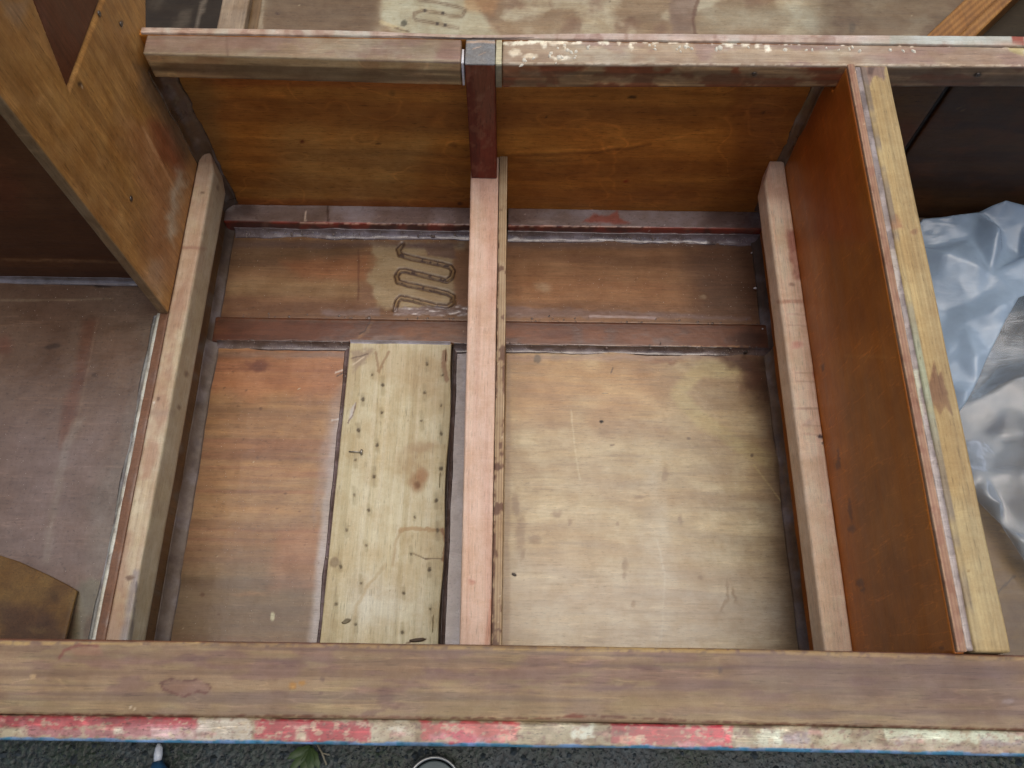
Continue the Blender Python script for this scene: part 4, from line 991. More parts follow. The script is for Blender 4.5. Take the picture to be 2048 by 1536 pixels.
def p_rfloor(p):
    p.C[:] = (134, 108, 72); p.streak(0, (106, 82, 52), .5, 60, 3, .45, .65, 281); p.streak(0, (160, 134, 92), .4, 40, 3, .5, .7, 282); p.cloud((156, 136, 98), .4, 40, .5, .7, 283)
    p.line([(1990, 1190), (2030, 1150)], 2, (70, 54, 36), .7, 2, 2); p.line([(2040, 1080), (2000, 1060)], 2, (176, 150, 104), .7, 2, 2); p.specks((80, 60, 40), .02, 5, .6, 284)
gbox('floor_panel', boat, MX, (.4195, 1.15), (.09, .8185), (ZF - .012, ZF), .003, .0006, paint=p_rfloor, k=(.42, .36, .2), resz=.02, seed=24, label='brown floor panel of the right compartment under the plastic sheet')
def p_rb1(p): p.C[:] = (98, 72, 42); p.streak(0, (80, 54, 30), .5, 30, 2, .45, .65, 291, 2); p.poly([(1800, 240), (1850, 250), (1830, 310), (1790, 300)], (104, 54, 30), .5, 14, 10, 20)
def p_rb2(p): p.C[:] = (74, 56, 42); p.streak(0, (54, 38, 26), .6, 40, 2, .42, .62, 295, 2); p.cloud((92, 62, 38), .5, 50, .5, .7, 296, asp=3); p.line([(1918, 216), (1928, 222), (1924, 212)], 1.5, (130, 120, 104), .7, 1, 1)
gbox('bulkhead_panel', boat, MXD, (.4195, .578), (YP, YP + .009), (ZF, .4905), .004, .0008, paint=p_rb1, k=(1.0, .85, .55), hide='+y', resy=.02, seed=25, label='narrow olive-brown bulkhead panel behind the capping')
gbox('bulkhead_panel', boat, MXD, (.588, 1.15), (YP + .002, YP + .011), (ZF, .4905), .004, .0008, paint=p_rb2, k=(1.05, .78, .40), hide='+y', resy=.02, seed=26, label='dark brown bulkhead panel above the plastic sheet')
gbox('joint_strip', boat, MXD, (.5785, .5875), (YP + .005, YP + .011), (ZF, .4905), .01, .0008, base=(34, 24, 16), hide='+y', seed=27)
def p_rbat(p): p.C[:] = (96, 84, 72); p.streak(0, (60, 46, 36), .6, 60, 4, .45, .65, 298); p.cloud((120, 110, 100), .4, 20, .55, .7, 299)
gbox('base_batten', boat, MG, (.4195, 1.15), (.786, YP), (ZF + .0005, ZF + .02), .004, .0015, paint=p_rbat, seed=28)

ZG2 = [(838, 0), (870, 4), (917, 14), (931, 19), (924, 33), (898, 32), (880, 26), (845, 21), (830, 26), (828, 34), (832, 40), (845, 42), (873, 47), (916, 56)]
def p_far(p):
    p.C[:] = (150, 126, 98); p.streak(0, (126, 102, 78), .5, 60, 3, .45, .65, 301); p.cloud((186, 174, 150), .7, 80, .47, .62, 302, asp=1.6); p.cloud((116, 84, 64), .6, 60, .54, .7, 303)
    p.poly([(520, -40), (760, -40), (760, 80), (520, 80)], (106, 84, 62), .9, 20, 8, 30)
    p.poly([(770, -30), (930, -30), (1000, 80), (820, 80), (760, 40)], (184, 178, 154), .85, 8, 8, 20); p.poly([(920, -40), (1010, -40), (990, 30), (930, 20)], (176, 134, 90), .6, 8, 8, 20)
    p.line([(762, 44), (800, 58), (812, 64)], 5, (190, 172, 136), .8, 2, 1.5); p.line([(790, 56), (818, 64)], 2, (110, 92, 70), .7, 1.5, 1)
    p.blob(807, 46, 9, 7, (84, 80, 64), .9, .5, w=4, sc=4); p.poly([(1335, -40), (1400, -40), (1385, 70), (1345, 70)], (128, 104, 90), .8, 5, 6, 14)
    p.line([(1398, -10), (1385, 40), (1390, 66)], 4, (96, 62, 46), .7, 3, 3); p.poly([(1640, -40), (1990, -40), (1890, 80), (1600, 80)], (98, 80, 60), .65, 40, 16, 40)
    p.blob(1704, 56, 9, 12, (84, 72, 58), .6, .5); p.poly([(1400, 10), (1640, 10), (1640, 60), (1400, 60)], (168, 164, 146), .5, 18, 12, 40)
    d = seg_dist(*p.warp(1, 6, 305), ZG2); p.mix(np.exp(-((d - 1.8) / 1.8) ** 2) * (.35 + .6 * fbm(p.x / 8, p.y / 8, 3, 6)), (112, 90, 68))
    for a in [(850, 21), (886, 26), (874, 47), (890, 50)]: p.blob(a[0], a[1], 4, 4, (56, 44, 34), .9, .5, w=1)
    p.blob(556, 27, 5, 3, (70, 46, 36), .8, .5); p.line([(525, -5), (521, 60)], 6, (160, 146, 126), .6, 4, 5, 8); p.specks((196, 186, 164), .015, 3.5, .6, 306); p.specks((80, 60, 46), .02, 4, .5, 307)
gbox('floor_panel', boat, MX, (-.485, 1.15), (YP + .012, 1.76), (ZF - .012, ZF), .003, .0006, paint=p_far, k=(.95, 1.0, .95), resz=.02, seed=29, label='stained floor beyond the cross beam with a second zigzag scar')
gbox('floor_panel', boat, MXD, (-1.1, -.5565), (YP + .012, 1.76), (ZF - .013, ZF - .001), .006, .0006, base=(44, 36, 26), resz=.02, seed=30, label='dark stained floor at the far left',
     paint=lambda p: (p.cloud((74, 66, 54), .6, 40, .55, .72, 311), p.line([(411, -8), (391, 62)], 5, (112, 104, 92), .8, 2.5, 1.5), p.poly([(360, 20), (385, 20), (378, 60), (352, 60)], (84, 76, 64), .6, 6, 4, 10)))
gbox('floor_timber', boat, MYC, (-.5555, -.505), (YP + .012, 1.75), (ZF - .010, ZF + .012), .004, .002, base=(142, 124, 102), seed=31, label='pale floor timber beyond the cross beam',
     paint=lambda p: p.cloud((164, 146, 120), .6, 30, .5, .7, 314))
gbox('floor_timber', boat, MYC, (-.5045, -.4855), (YP + .012, 1.75), (ZF - .012, ZF - .004), .006, .001, base=(112, 90, 62), seed=32, label='narrow sunken strip beside the pale floor timber')
# slanting grained frame timber at far right
def w_rib(ox, oy, z0):
    def f(P):
        P = P.copy(); u = P[:, 0].copy(); v = P[:, 1].copy(); d = np.array([.70, .714]); n = np.array([.714, -.70])
        P[:, 0] = ox + d[0] * u + n[0] * v; P[:, 1] = oy + d[1] * u + n[1] * v; P[:, 2] = P[:, 2] + z0 + .02 * u; return P
    return f
def p_rib(p):
    p.C[:] = (160, 116, 60); t = (p.P[:, 0] * .714 - p.P[:, 1] * .70); p.mix((.5 + .5 * np.sin(t * 1500 + p.P[:, 0] * 30)) * .6, (104, 66, 28)); p.cloud((120, 74, 34), .4, 40, .5, .7, 321)
gbox('slanting_timber', boat, MYC, (-.3, .42), (0, .045), (0, .03), .003, .002, paint=p_rib, warp=w_rib(.79, 1.245, ZF), wob=.0003, seed=33, label='orange grained timber slanting across the far right')
gbox('slanting_timber', boat, MYC, (-.3, .42), (0, .022), (0, .05), .003, .002, paint=p_rib, warp=w_rib(.835, 1.225, ZF), wob=.0003, seed=34, label='narrower upright timber beside the slanting one')
gbox('floor_panel', boat, MXD, (.80, 1.15), (YP + .02, 1.75), (ZF + .0005, ZF + .006), .006, .0006, base=(52, 44, 30), resz=.02, seed=35, label='dark board at the far right',
     warp=lambda P: (lambda Q: (Q.__setitem__((slice(None), 0), Q[:, 0] + np.clip((Q[:, 1] - 1.2), -.4, .5) * .9 + .03), Q)[1])(P.copy()))
gbox('side_rail', boat, MXR, (-1.15, 1.2), (1.76, 1.82), (.462, ZR), .02, .003, base=(148, 126, 102), seed=36, wob=0, label='far side rail of the boat')
gbox('hull_side', boat, MP, (-1.15, 1.2), (1.765, 1.785), (.085, .4615), .03, .002, base=(90, 70, 50), seed=37, wob=0)
gbox('end_panel', boat, MXD, (1.1505, 1.17), (.086, 1.76), (.085, .4615), .03, .002, base=(90, 66, 44), seed=38, wob=0)
gbox('end_panel', boat, MXD, (-1.12, -1.1005), (.086, 1.76), (.085, .4615), .03, .002, base=(90, 66, 44), seed=39, wob=0)

# ================================================================== loose things
def simple_mat(name, col, rough=.5, metal=0., coat=0., trans=0., bump=0., bs=60):
    m = bpy.data.materials.new(name); m.use_nodes = True; n = m.node_tree.nodes; l = m.node_tree.links; b = n['Principled BSDF']
    nz = n.new('ShaderNodeTexNoise'); nz.inputs['Scale'].default_value = bs; nz.inputs['Detail'].default_value = 4
    tc = n.new('ShaderNodeTexCoord'); l.new(tc.outputs['Object'], nz.inputs['Vector'])
    mx = n.new('ShaderNodeMix'); mx.data_type = 'RGBA'; mx.inputs['A'].default_value = (*[c * .75 for c in col], 1); mx.inputs['B'].default_value = (*[min(1, c * 1.2) for c in col], 1)
    l.new(nz.outputs[0], mx.inputs['Factor']); l.new(mx.outputs['Result'], b.inputs['Base Color'])
    b.inputs['Roughness'].default_value = rough; b.inputs['Metallic'].default_value = metal; b.inputs['Coat Weight'].default_value = coat
    if bump:
        bp = n.new('ShaderNodeBump'); bp.inputs['Strength'].default_value = bump; bp.inputs['Distance'].default_value = .001; l.new(nz.outputs[0], bp.inputs['Height']); l.new(bp.outputs[0], b.inputs['Normal'])
    return m

# ---- polythene sheet
def plastic_mat(name, op, tint):
    m = bpy.data.materials.new(name); m.use_nodes = True; n = m.node_tree.nodes; l = m.node_tree.links
    out = n['Material Output']; n.remove(n['Principled BSDF'])
    tr = n.new('ShaderNodeBsdfTransparent'); tr.inputs[0].default_value = (.93, .95, .97, 1)
    di = n.new('ShaderNodeBsdfDiffuse'); di.inputs[0].default_value = (*tint, 1)
    tl = n.new('ShaderNodeBsdfTranslucent'); tl.inputs[0].default_value = (*tint, 1)
    gl = n.new('ShaderNodeBsdfGlossy'); gl.inputs[0].default_value = (.95, .97, 1, 1); gl.inputs['Roughness'].default_value = .22
    fr = n.new('ShaderNodeFresnel'); fr.inputs[0].default_value = 1.5
    tc = n.new('ShaderNodeTexCoord'); nz = n.new('ShaderNodeTexNoise'); nz.inputs['Scale'].default_value = 14; nz.inputs['Detail'].default_value = 5; l.new(tc.outputs['Object'], nz.inputs['Vector'])
    bp = n.new('ShaderNodeBump'); bp.inputs['Strength'].default_value = .2; bp.inputs['Distance'].default_value = .003; l.new(nz.outputs[0], bp.inputs['Height'])
    wm = n.new('ShaderNodeMapping'); wm.inputs['Rotation'].default_value = (0, 0, .9); wm.inputs['Scale'].default_value = (9, 34, 9); l.new(tc.outputs['Object'], wm.inputs['Vector'])
    wn = n.new('ShaderNodeTexNoise'); wn.inputs['Scale'].default_value = 1; wn.inputs['Detail'].default_value = 3; wn.inputs['Distortion'].default_value = 1.2; l.new(wm.outputs[0], wn.inputs['Vector'])
    w1_ = n.new('ShaderNodeMath'); w1_.operation = 'SUBTRACT'; w1_.inputs[1].default_value = .5; l.new(wn.outputs[0], w1_.inputs[0])
    w2_ = n.new('ShaderNodeMath'); w2_.operation = 'ABSOLUTE'; l.new(w1_.outputs[0], w2_.inputs[0])
    w3_ = n.new('ShaderNodeMapRange'); w3_.inputs[1].default_value = 0; w3_.inputs[2].default_value = .09; w3_.inputs[3].default_value = 1; w3_.inputs[4].default_value = 0; l.new(w2_.outputs[0], w3_.inputs[0])
    bw = n.new('ShaderNodeBump'); bw.inputs['Strength'].default_value = .10; bw.inputs['Distance'].default_value = .002; l.new(w3_.outputs[0], bw.inputs['Height']); l.new(bw.outputs[0], bp.inputs['Normal'])
    for s in (di, gl, tl): l.new(bp.outputs[0], s.inputs['Normal'])
    l.new(bp.outputs[0], fr.inputs['Normal'])
    a = n.new('ShaderNodeMixShader'); a.inputs[0].default_value = .5; l.new(di.outputs[0], a.inputs[1]); l.new(tl.outputs[0], a.inputs[2])
    mr = n.new('ShaderNodeMapRange'); mr.inputs[1].default_value = .3; mr.inputs[2].default_value = .7; mr.inputs[3].default_value = op - .12; mr.inputs[4].default_value = op + .12; l.new(nz.outputs[0], mr.inputs[0])
    b = n.new('ShaderNodeMixShader'); l.new(mr.outputs[0], b.inputs[0]); l.new(tr.outputs[0], b.inputs[1]); l.new(a.outputs[0], b.inputs[2])
    c = n.new('ShaderNodeMixShader'); q = n.new('ShaderNodeMath'); q.operation = 'MULTIPLY'; q.inputs[1].default_value = .75; q.use_clamp = True; l.new(fr.outputs[0], q.inputs[0]); l.new(q.outputs[0], c.inputs[0])
    l.new(b.outputs[0], c.inputs[1]); l.new(gl.outputs[0], c.inputs[2]); l.new(c.outputs[0], out.inputs[0])
    return m

PL1 = plastic_mat('thin_polythene', .24, (.58, .70, .80)); PL2 = plastic_mat('doubled_polythene', .52, (.58, .74, .90))

def film(name, parent, outline, inner, mat, seed, thick=.0006, wr=.0012, flat=.62):
    """crumpled film: creases run between hand-placed points, (photo x, photo y, height above the floor)"""
    import bmesh
    from mathutils.geometry import delaunay_2d_cdt
    P3 = [onz(x, y, ZF + h) for x, y, h in outline + inner]; n0_ = len(outline); n = len(outline)
    vs, es, fs, ov, oe, of = delaunay_2d_cdt([Vector(p[:2]) for p in P3], [(i, (i + 1) % n) for i in range(n)], [], 1, 1e-5)
    z = [P3[o[0]][2] if o else ZF + .03 for o in ov]; mz = sum(z) / len(z); z = [mz + (q - mz) * flat for q in z]
    bm = bmesh.new(); bv = [bm.verts.new((v[0], v[1], zz)) for v, zz in zip(vs, z)]
    for f in fs: bm.faces.new([bv[i] for i in f])
    for _ in range(5):
        L = [e for e in bm.edges if e.calc_length() > .006]
        if L: bmesh.ops.subdivide_edges(bm, edges=L, cuts=1, use_grid_fill=True)
        bmesh.ops.triangulate(bm, faces=[f for f in bm.faces if len(f.verts) > 4])
    for _ in range(9): bmesh.ops.smooth_vert(bm, verts=[v for v in bm.verts if not v.is_boundary], factor=.5, use_axis_x=True, use_axis_y=True, use_axis_z=True)
    co = np.array([v.co for v in bm.verts])
    w_ = 1 - np.abs(2 * fbm(co[:, 0] * 16 + co[:, 1] * 5, co[:, 1] * 13, 3, seed) - 1) * 2
    w2 = 1 - np.abs(2 * fbm(co[:, 0] * 34 - co[:, 1] * 20, co[:, 1] * 30, 2, seed + 3) - 1) * 2
    for v, a_, b_ in zip(bm.verts, w_, w2): v.co.z += a_ * wr * 1.6 + b_ * wr * .5
    me = bpy.data.meshes.new(name); bmesh.ops.recalc_face_normals(bm, faces=bm.faces); bm.to_mesh(me); bm.free(); smooth(me)
    o = link(name, me, mat, parent); md = o.modifiers.new('thickness', 'SOLIDIFY'); md.thickness = thick; md.offset = 0
    return o

pe = empty('plastic_sheet', (.8, .5, ZF), 'crumpled milky blue polythene sheet lying in the right compartment', 'plastic sheet')
I3 = Matrix.Translation((-.8, -.5, -ZF))
o1 = film('lower_layer', pe, [(1800, 520, .02), (1850, 440, .06), (1960, 430, .05), (2080, 410, .08), (2420, 420, .08), (2420, 1180, .02), (2120, 1215, .01), (2040, 1130, .012), (1990, 1052, .012), (1930, 990, .012), (1880, 900, .02), (1830, 760, .02)],
          [(1925, 815, .035), (1990, 738, .02), (2022, 810, .05), (1918, 915, .05), (1968, 948, .03), (1975, 985, .045), (1995, 1010, .02), (2035, 1080, .035), (2070, 1130, .02), (2000, 880, .015), (2048, 745, .07), (2040, 870, .03), (2060, 950, .06),
           (2010, 1000, .05), (2100, 850, .06), (2140, 1000, .03), (2200, 700, .07), (2250, 900, .04), (2300, 560, .08), (1900, 600, .02), (1960, 520, .04), (2050, 560, .03), (1945, 880, .022), (2100, 1090, .045), (2180, 1130, .015)], PL1, 12, wr=.001, flat=.5)
o2 = film('folded_flap', pe, [(1790, 500, .03), (1845, 440, .065), (1895, 432, .075), (1958, 424, .07), (1992, 404, .09), (2020, 392, .10), (2070, 410, .085), (2260, 400, .09), (2320, 540, .07), (2180, 610, .06), (2100, 570, .075), (2041, 592, .085),
                              (2012, 640, .075), (1982, 700, .068), (1950, 770, .062), (1927, 810, .058), (1912, 828, .045), (1890, 770, .045), (1870, 700, .035), (1835, 600, .03)],
          [(1896, 500, .085), (1888, 560, .06), (1886, 625, .035), (1872, 560, .055), (1862, 500, .05), (1940, 480, .06), (1962, 520, .09), (1985, 545, .075), (2010, 610, .095), (1990, 655, .072), (1960, 712, .082), (1935, 785, .07), (1925, 650, .055), (1905, 720, .05),
           (1995, 470, .055), (2030, 520, .04), (2012, 440, .11), (2045, 450, .07), (2080, 500, .09), (2150, 480, .05), (1950, 600, .06), (1975, 580, .065), (2000, 500, .045), (1915, 450, .07)], PL2, 29)
for o in (o1, o2): o.matrix_parent_inverse = I3

# ---- bits lying about
WOODB = simple_mat('bleached_splinter', (.62, .52, .36), .6); DARKB = simple_mat('dark_crumb', (.035, .025, .018), .5); WHITE = simple_mat('white_flake', (.75, .74, .70), .5)
STEEL = simple_mat('dull_nail_steel', (.34, .32, .28), .35, .7)
def bit(name, x, y, z, L, W, H, ang, mat, label, cat, group=None, seed=0):
    import bmesh
    p = onz(x, y, z); r = random.Random(seed + int(x)); bm = bmesh.new()
    n = 7; ring = []
    for lev, sc in ((0, 1.0), (H, .72)):
        ring.append([bm.verts.new((math.cos(t) * L / 2 * sc * r.uniform(.75, 1.05), math.sin(t) * W / 2 * sc * r.uniform(.7, 1.1), lev + r.uniform(0, H * .3))) for t in [2 * math.pi * i / n for i in range(n)]])
    for i in range(n): bm.faces.new([ring[0][i], ring[0][(i + 1) % n], ring[1][(i + 1) % n], ring[1][i]])
    bm.faces.new(ring[1]); bm.faces.new(ring[0][::-1])
    me = bpy.data.meshes.new(name); bm.to_mesh(me); bm.free(); me.materials.append(mat)
    o = bpy.data.objects.new(name, me); C.objects.link(o); o.location = (p[0], p[1], z); o.rotation_euler = (0, 0, math.radians(ang)); tag(o, label, cat, group); return o

nl = empty('nail', (*onz(712, 904, ZF + .0125)[:2], ZF + .0125), 'small nail lying on its side on the pale plank', 'nail')
a = onz(698, 903, ZF + .0140); b = onz(722, 904, ZF + .0145); c_ = onz(725, 904, ZF + .0145)
s1 = tube('shank', nl, [a, (a + b) / 2, b], .0009, STEEL); s2 = tube('head', nl, [b - (b - a) * .02, c_], .0042, STEEL, ns=14)
for s_ in (s1, s2): s_.matrix_parent_inverse = Matrix.Translation(-nl.location)
bit('wood_splinter', 1210, 787, ZF, .014, .002, .0012, 2, WOODB, 'short bright splinter lying flat near the top of the broad pale panel', 'splinter')
bit('wood_splinter', 598, 778, ZF, .007, .0016, .001, 35, WOODB, 'tiny bright splinter on the orange-brown floor panel', 'splinter')
bit('paint_flake', 1510, 577, ZF + .008, .007, .004, .002, 0, WHITE, 'white flake in the dark corner beside the right bearer', 'paint flake')
bit('paint_flake', 1503, 506, ZF + .006, .004, .003, .0015, 40, WHITE, 'tiny white flake nearest the bulkhead by the right bearer', 'paint flake', None, 2)
bit('paint_flake', 1525, 658, ZF + .009, .003, .003, .0015, 40, WHITE, 'tiny white flake on the batten end below the right bearer', 'paint flake', None, 3)
bit('resin_crumb', 1490, 706, ZF + .010, .009, .006, .004, 20, DARKB, 'dark resin crumb stuck on the fillet at its right end', 'crumb')
bit('resin_crumb', 1203, 843, ZF, .006, .003, .002, 20, DARKB, 'dark crumb in the upper middle of the broad pale panel', 'crumb', None, 5)
bit('resin_crumb', 1028, 1149, ZF, .008, .004, .002, -25, DARKB, 'dark oval crumb low down beside the divider', 'crumb', None, 6)
bit('dry_leaf', 692, 1243, ZF + .0122, .014, .007, .0012, 20, simple_mat('dry_leaf_brown', (.16, .13, .07), .6), 'small dry leaf scrap at the lower left of the plank', 'leaf')
bit('bark_chip', 835, 1280, ZF + .0122, .026, .006, .003, 5, simple_mat('bark_brown', (.08, .05, .03), .7), 'dark bark chip at the foot of the plank by the rail', 'bark chip')

def crumbs(name, label, lines, n, s0, s1, mat, seed):
    r = np.random.default_rng(seed); V = []; F = []
    for _ in range(n):
        a, b, sp = lines[r.integers(len(lines))]; t = r.random(); c = np.array(a) * (1 - t) + np.array(b) * t
        c = c + np.array([r.normal(0, sp), r.normal(0, sp), 0]); q = r.uniform(s0, s1) * (1 if r.random() < .9 else 1.8); i = len(V); k = 6; el = r.uniform(.4, 1); th = r.uniform(0, 3.1)
        for lev, sc in ((-.0004, 1), (q * .5, .7)):
            for j in range(k):
                u, v = math.cos(j * 1.047) * q * sc * r.uniform(.7, 1.2), math.sin(j * 1.047) * q * el * sc * r.uniform(.7, 1.2)
                V.append((c[0] + u * math.cos(th) - v * math.sin(th), c[1] + u * math.sin(th) + v * math.cos(th), c[2] + lev))
        F += [(i + j, i + (j + 1) % k, i + k + (j + 1) % k, i + k + j) for j in range(k)] + [tuple(i + k + j for j in range(k))]
    me = bpy.data.meshes.new(name); me.from_pydata(V, [], F); me.materials.append(mat); smooth(me)
    o = bpy.data.objects.new(name, me); C.objects.link(o); o.parent = boat; o['kind'] = 'stuff'; o['label'] = label
GL = simple_mat('hardened_resin', (.16, .12, .10), .25, coat=.6); PT = simple_mat('cream_paint_crust', (.72, .68, .55), .5)
crumbs('resin_lumps', 'hardened resin lumps and squeezed out glue along the joints', [((-.45, .577, ZF + .009), (.40, .577, ZF + .009), .0022), ((-.45, .781, ZF + .006), (.40, .781, ZF + .006), .003), ((-.45, .624, ZF + .002), (.40, .624, ZF + .002), .0025), ((-.2545, .12, ZF), (-.2545, .57, ZF), .002)], 330, .0008, .0028, GL, 21)
crumbs('paint_crust', 'dried cream paint crust along the back of the right cross beam', [((0, .806, ZR + .0002), (.62, .811, ZR + .0002), .0022), ((-.01, .79, ZR + .0002), (.08, .792, ZR + .0002), .006), ((.2, .810, ZR + .0001), (.5, .812, ZR + .0001), .002)], 46, .0015, .004, PT, 22)

# scattered dust and sanding crumbs on floor and resin
def dust():
    r = np.random.default_rng(5); V = []; F = []
    def add(x, y, z, s):
        i = len(V); a = r.uniform(0, 6.28)
        for t in (0, 2.1, 4.2): V.append((x + math.cos(a + t) * s * r.uniform(.5, 1.2), y + math.sin(a + t) * s * r.uniform(.5, 1.2), z))
        V.append((x, y, z + s * .8)); F.extend([(i, i + 1, i + 3), (i + 1, i + 2, i + 3), (i + 2, i, i + 3), (i + 2, i + 1, i)])
    for _ in range(420): add(r.uniform(-.45, -.26), r.uniform(.11, .56), ZF, r.uniform(.0003, .0008))
    for _ in range(420): add(r.uniform(0, .39), r.uniform(.11, .56), ZF, r.uniform(.0003, .0009))
    for _ in range(500): add(r.uniform(-.45, .39), r.uniform(.63, .765), ZF + .002, r.uniform(.0003, .0009))
    for _ in range(500): add(r.uniform(-.45, .39), r.uniform(.765, .783), ZF + .004 + r.uniform(0, .008), r.uniform(.0004, .0012))
    for _ in range(300): add(r.uniform(-.45, .39), r.uniform(.566, .576), ZF + .002 + r.uniform(0, .006), r.uniform(.0004, .001))
    for _ in range(400): add(r.uniform(-.75, -.5), r.uniform(.12, .59), ZD, r.uniform(.0003, .0008))
    me = bpy.data.meshes.new('dust'); me.from_pydata(V, [], F); me.materials.append(simple_mat('pale_dust', (.5, .45, .38), .5))
    o = bpy.data.objects.new('sanding_dust', me); C.objects.link(o); tag(o, 'pale specks of sanding dust scattered over the floor panels', 'dust', kind='stuff')
dust()

# ================================================================== ground below the boat
def asphalt():
    m = bpy.data.materials.new('wet_mossy_asphalt'); m.use_nodes = True; n = m.node_tree.nodes; l = m.node_tree.links; b = n['Principled BSDF']
    tc = n.new('ShaderNodeTexCoord'); v = n.new('ShaderNodeTexVoronoi'); v.inputs['Scale'].default_value = 130; l.new(tc.outputs['Object'], v.inputs['Vector'])
    nz = n.new('ShaderNodeTexNoise'); nz.inputs['Scale'].default_value = 9; nz.inputs['Detail'].default_value = 6; l.new(tc.outputs['Object'], nz.inputs['Vector'])
    n2 = n.new('ShaderNodeTexNoise'); n2.inputs['Scale'].default_value = 120; n2.inputs['Detail'].default_value = 5; l.new(tc.outputs['Object'], n2.inputs['Vector'])
    r1 = n.new('ShaderNodeValToRGB'); r1.color_ramp.elements[0].position = .38; r1.color_ramp.elements[0].color = (.022, .034, .018, 1); r1.color_ramp.elements[1].position = .62; r1.color_ramp.elements[1].color = (.040, .052, .056, 1)
    l.new(nz.outputs[0], r1.inputs[0])
    r2 = n.new('ShaderNodeValToRGB'); r2.color_ramp.elements[0].position = .35; r2.color_ramp.elements[0].color = (.35, .35, .35, 1); r2.color_ramp.elements[1].position = .72; r2.color_ramp.elements[1].color = (1.7, 1.8, 1.7, 1)
    l.new(n2.outputs[0], r2.inputs[0])
    mm = n.new('ShaderNodeMix'); mm.data_type = 'RGBA'; mm.blend_type = 'MULTIPLY'; mm.inputs['Factor'].default_value = 1; l.new(r1.outputs[0], mm.inputs['A']); l.new(r2.outputs[0], mm.inputs['B'])
    l.new(mm.outputs['Result'], b.inputs['Base Color']); b.inputs['Roughness'].default_value = .42
    bp = n.new('ShaderNodeBump'); bp.inputs['Strength'].default_value = .35; bp.inputs['Distance'].default_value = .003; l.new(v.outputs['Distance'], bp.inputs['Height'])
    bq = n.new('ShaderNodeBump'); bq.inputs['Strength'].default_value = .8; bq.inputs['Distance'].default_value = .003; l.new(n2.outputs[0], bq.inputs['Height']); l.new(bp.outputs[0], bq.inputs['Normal']); l.new(bq.outputs[0], b.inputs['Normal'])
    return m
me = bpy.data.meshes.new('ground'); S = 30; me.from_pydata([(-S, -S, 0), (S, -S, 0), (S, S, 0), (-S, S, 0)], [], [(0, 1, 2, 3)]); me.materials.append(asphalt())
g = bpy.data.objects.new('ground', me); C.objects.link(g); g['kind'] = 'structure'; g['label'] = 'dark damp asphalt below the boat'

def grit():
    r = np.random.default_rng(9); V = []; F = []
    for _ in range(14000):
        x, y = r.uniform(-.95, .95), r.uniform(-.30, .03); s = r.uniform(.0007, .0022) if r.random() > .04 else r.uniform(.003, .007); i = len(V); a = r.uniform(0, 6.28)
        for t in range(5): V.append((x + math.cos(a + t * 1.257) * s * r.uniform(.7, 1.2), y + math.sin(a + t * 1.257) * s * r.uniform(.7, 1.2), -.0002))
        V.append((x + r.normal(0, s * .2), y + r.normal(0, s * .2), s * r.uniform(.4, .9)))
        F.extend([(i + t, i + (t + 1) % 5, i + 5) for t in range(5)])
    me = bpy.data.meshes.new('grit'); me.from_pydata(V, [], F); me.materials.append(simple_mat('grey_grit', (.036, .046, .048), .5, bs=60))
    o = bpy.data.objects.new('grit', me); C.objects.link(o); tag(o, 'fine dark grit and small stones on the asphalt', 'grit', kind='stuff')
grit()

# weed tuft by the hull
GRN = simple_mat('weed_green', (.06, .10, .03), .5, bs=40); STM = simple_mat('pale_weed_stem', (.30, .27, .18), .6)
wp = onz(632, 1500, 0.004); wd = empty('weed', (wp[0], wp[1], 0), 'small green weed with a pale stem on the asphalt under the rail', 'weed')
def leaf(parent, a, d, L, W, lift, mat):
    V = []; F = []; d = np.array([math.cos(d), math.sin(d)]); nrm = np.array([-d[1], d[0]]); n = 8
    for i in range(n + 1):
        t = i / n; wv = W * math.sin(math.pi * min(1, t * .95 + .05)) * (1 + .2 * math.sin(t * 19)); c = np.array(a[:2]) + d * L * t; z = a[2] + lift * math.sin(t * 2.4) + .001
        V += [(c[0] - nrm[0] * wv, c[1] - nrm[1] * wv, z + .002), (c[0], c[1], z), (c[0] + nrm[0] * wv, c[1] + nrm[1] * wv, z + .002)]
    for i in range(n): F += [(i * 3, i * 3 + 1, i * 3 + 4, i * 3 + 3), (i * 3 + 1, i * 3 + 2, i * 3 + 5, i * 3 + 4)]
    me = bpy.data.meshes.new('leaf'); me.from_pydata(V, [], F); me.materials.append(mat); smooth(me)
    o = bpy.data.objects.new('leaf', me); C.objects.link(o); o.parent = parent; o.matrix_parent_inverse = Matrix.Translation(-parent.location)
    md = o.modifiers.new('thickness', 'SOLIDIFY'); md.thickness = .0004
    return o
base = onz(622, 1492, .008)
for dd, L in ((-100, .05), (-125, .045), (-80, .04), (-150, .035), (-60, .035)): leaf(wd, base, math.radians(dd), L, .006, .008, GRN)
t1 = tube('stem', wd, [onz(634, 1488, .010), onz(644, 1506, .012), onz(653, 1530, .010)], .0013, STM); t2 = tube('stem', wd, [onz(644, 1506, .012), onz(660, 1510, .012)], .001, STM)
for t_ in (t1, t2): t_.matrix_parent_inverse = Matrix.Translation(-wd.location)

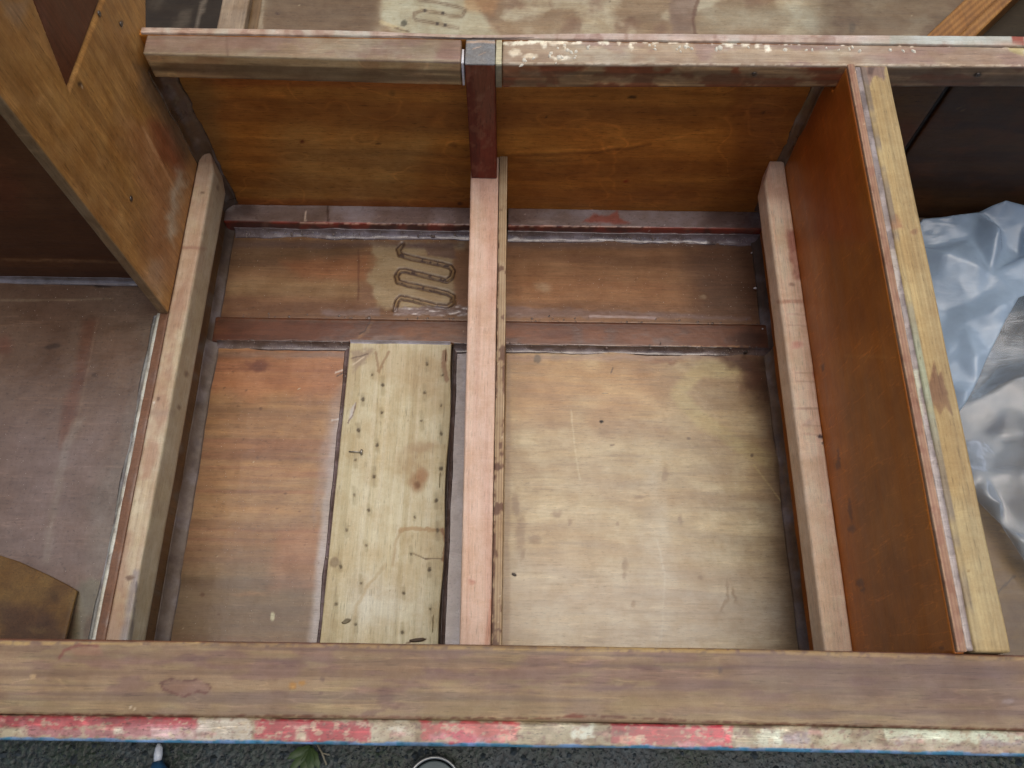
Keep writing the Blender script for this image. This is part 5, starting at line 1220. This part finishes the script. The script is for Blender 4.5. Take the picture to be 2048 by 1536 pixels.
# round tin at the bottom edge
cp = onz(868, 1572, .02); tn = empty('round_tin', (cp[0], cp[1], 0), 'round dark tin with a bright rim, cut off by the bottom edge', 'tin')
def lathe(name, parent, c, prof, mat, ns=64):
    V = []; F = []
    for rr, z in prof: V += [(c[0] + rr * math.cos(2 * math.pi * j / ns), c[1] + rr * math.sin(2 * math.pi * j / ns), z) for j in range(ns)]
    for i in range(len(prof) - 1): F += [[i * ns + j, i * ns + (j + 1) % ns, (i + 1) * ns + (j + 1) % ns, (i + 1) * ns + j] for j in range(ns)]
    F += [list(range(ns))[::-1], [(len(prof) - 1) * ns + j for j in range(ns)]]
    me = bpy.data.meshes.new(name); me.from_pydata(V, [], F); me.materials.append(mat); smooth(me)
    o = bpy.data.objects.new(name, me); C.objects.link(o); o.parent = parent; o.matrix_parent_inverse = Matrix.Translation(-parent.location); return o
RT = .038
lathe('body', tn, cp, [(RT - .001, 0), (RT - .001, .0225)], simple_mat('dark_tin', (.03, .035, .035), .35, .3))
lathe('rim', tn, cp, [(RT - .004, .0226), (RT - .0035, .0245), (RT - .002, .025), (RT, .0245), (RT + .0005, .0226)], simple_mat('bright_rim', (.35, .36, .34), .3, .6))
lathe('lid', tn, cp, [(RT - .005, .0225), (RT - .008, .0228), (.002, .0232)], simple_mat('dull_green_lid', (.09, .12, .12), .4, .2))
# tube with a white nozzle
n0 = onz(320, 1560, .018); bt = empty('glue_bottle', (n0[0], n0[1], 0), 'blue bottle with a slim white nozzle lying on the asphalt at the bottom left', 'bottle')
BL = simple_mat('blue_plastic', (.03, .10, .20), .3); WN = simple_mat('white_nozzle', (.75, .80, .85), .3)
pa = onz(318, 1487, .018); pb = onz(318, 1496, .018); pc = onz(315, 1523, .018); pd = onz(316, 1534, .018); pe_ = onz(316, 1575, .018)
k1 = tube('nozzle', bt, [pa, pb, pb + (pc - pb) * .5, pc], .004, WN, ns=16, taper=[.0022, .0052, .0058, .0050]); k2 = tube('body', bt, [pc, pd, onz(316, 1548, .018), pe_], .01, BL, ns=20, taper=[.007, .010, .017, .018])
for t_ in (k1, k2): t_.matrix_parent_inverse = Matrix.Translation(-bt.location)
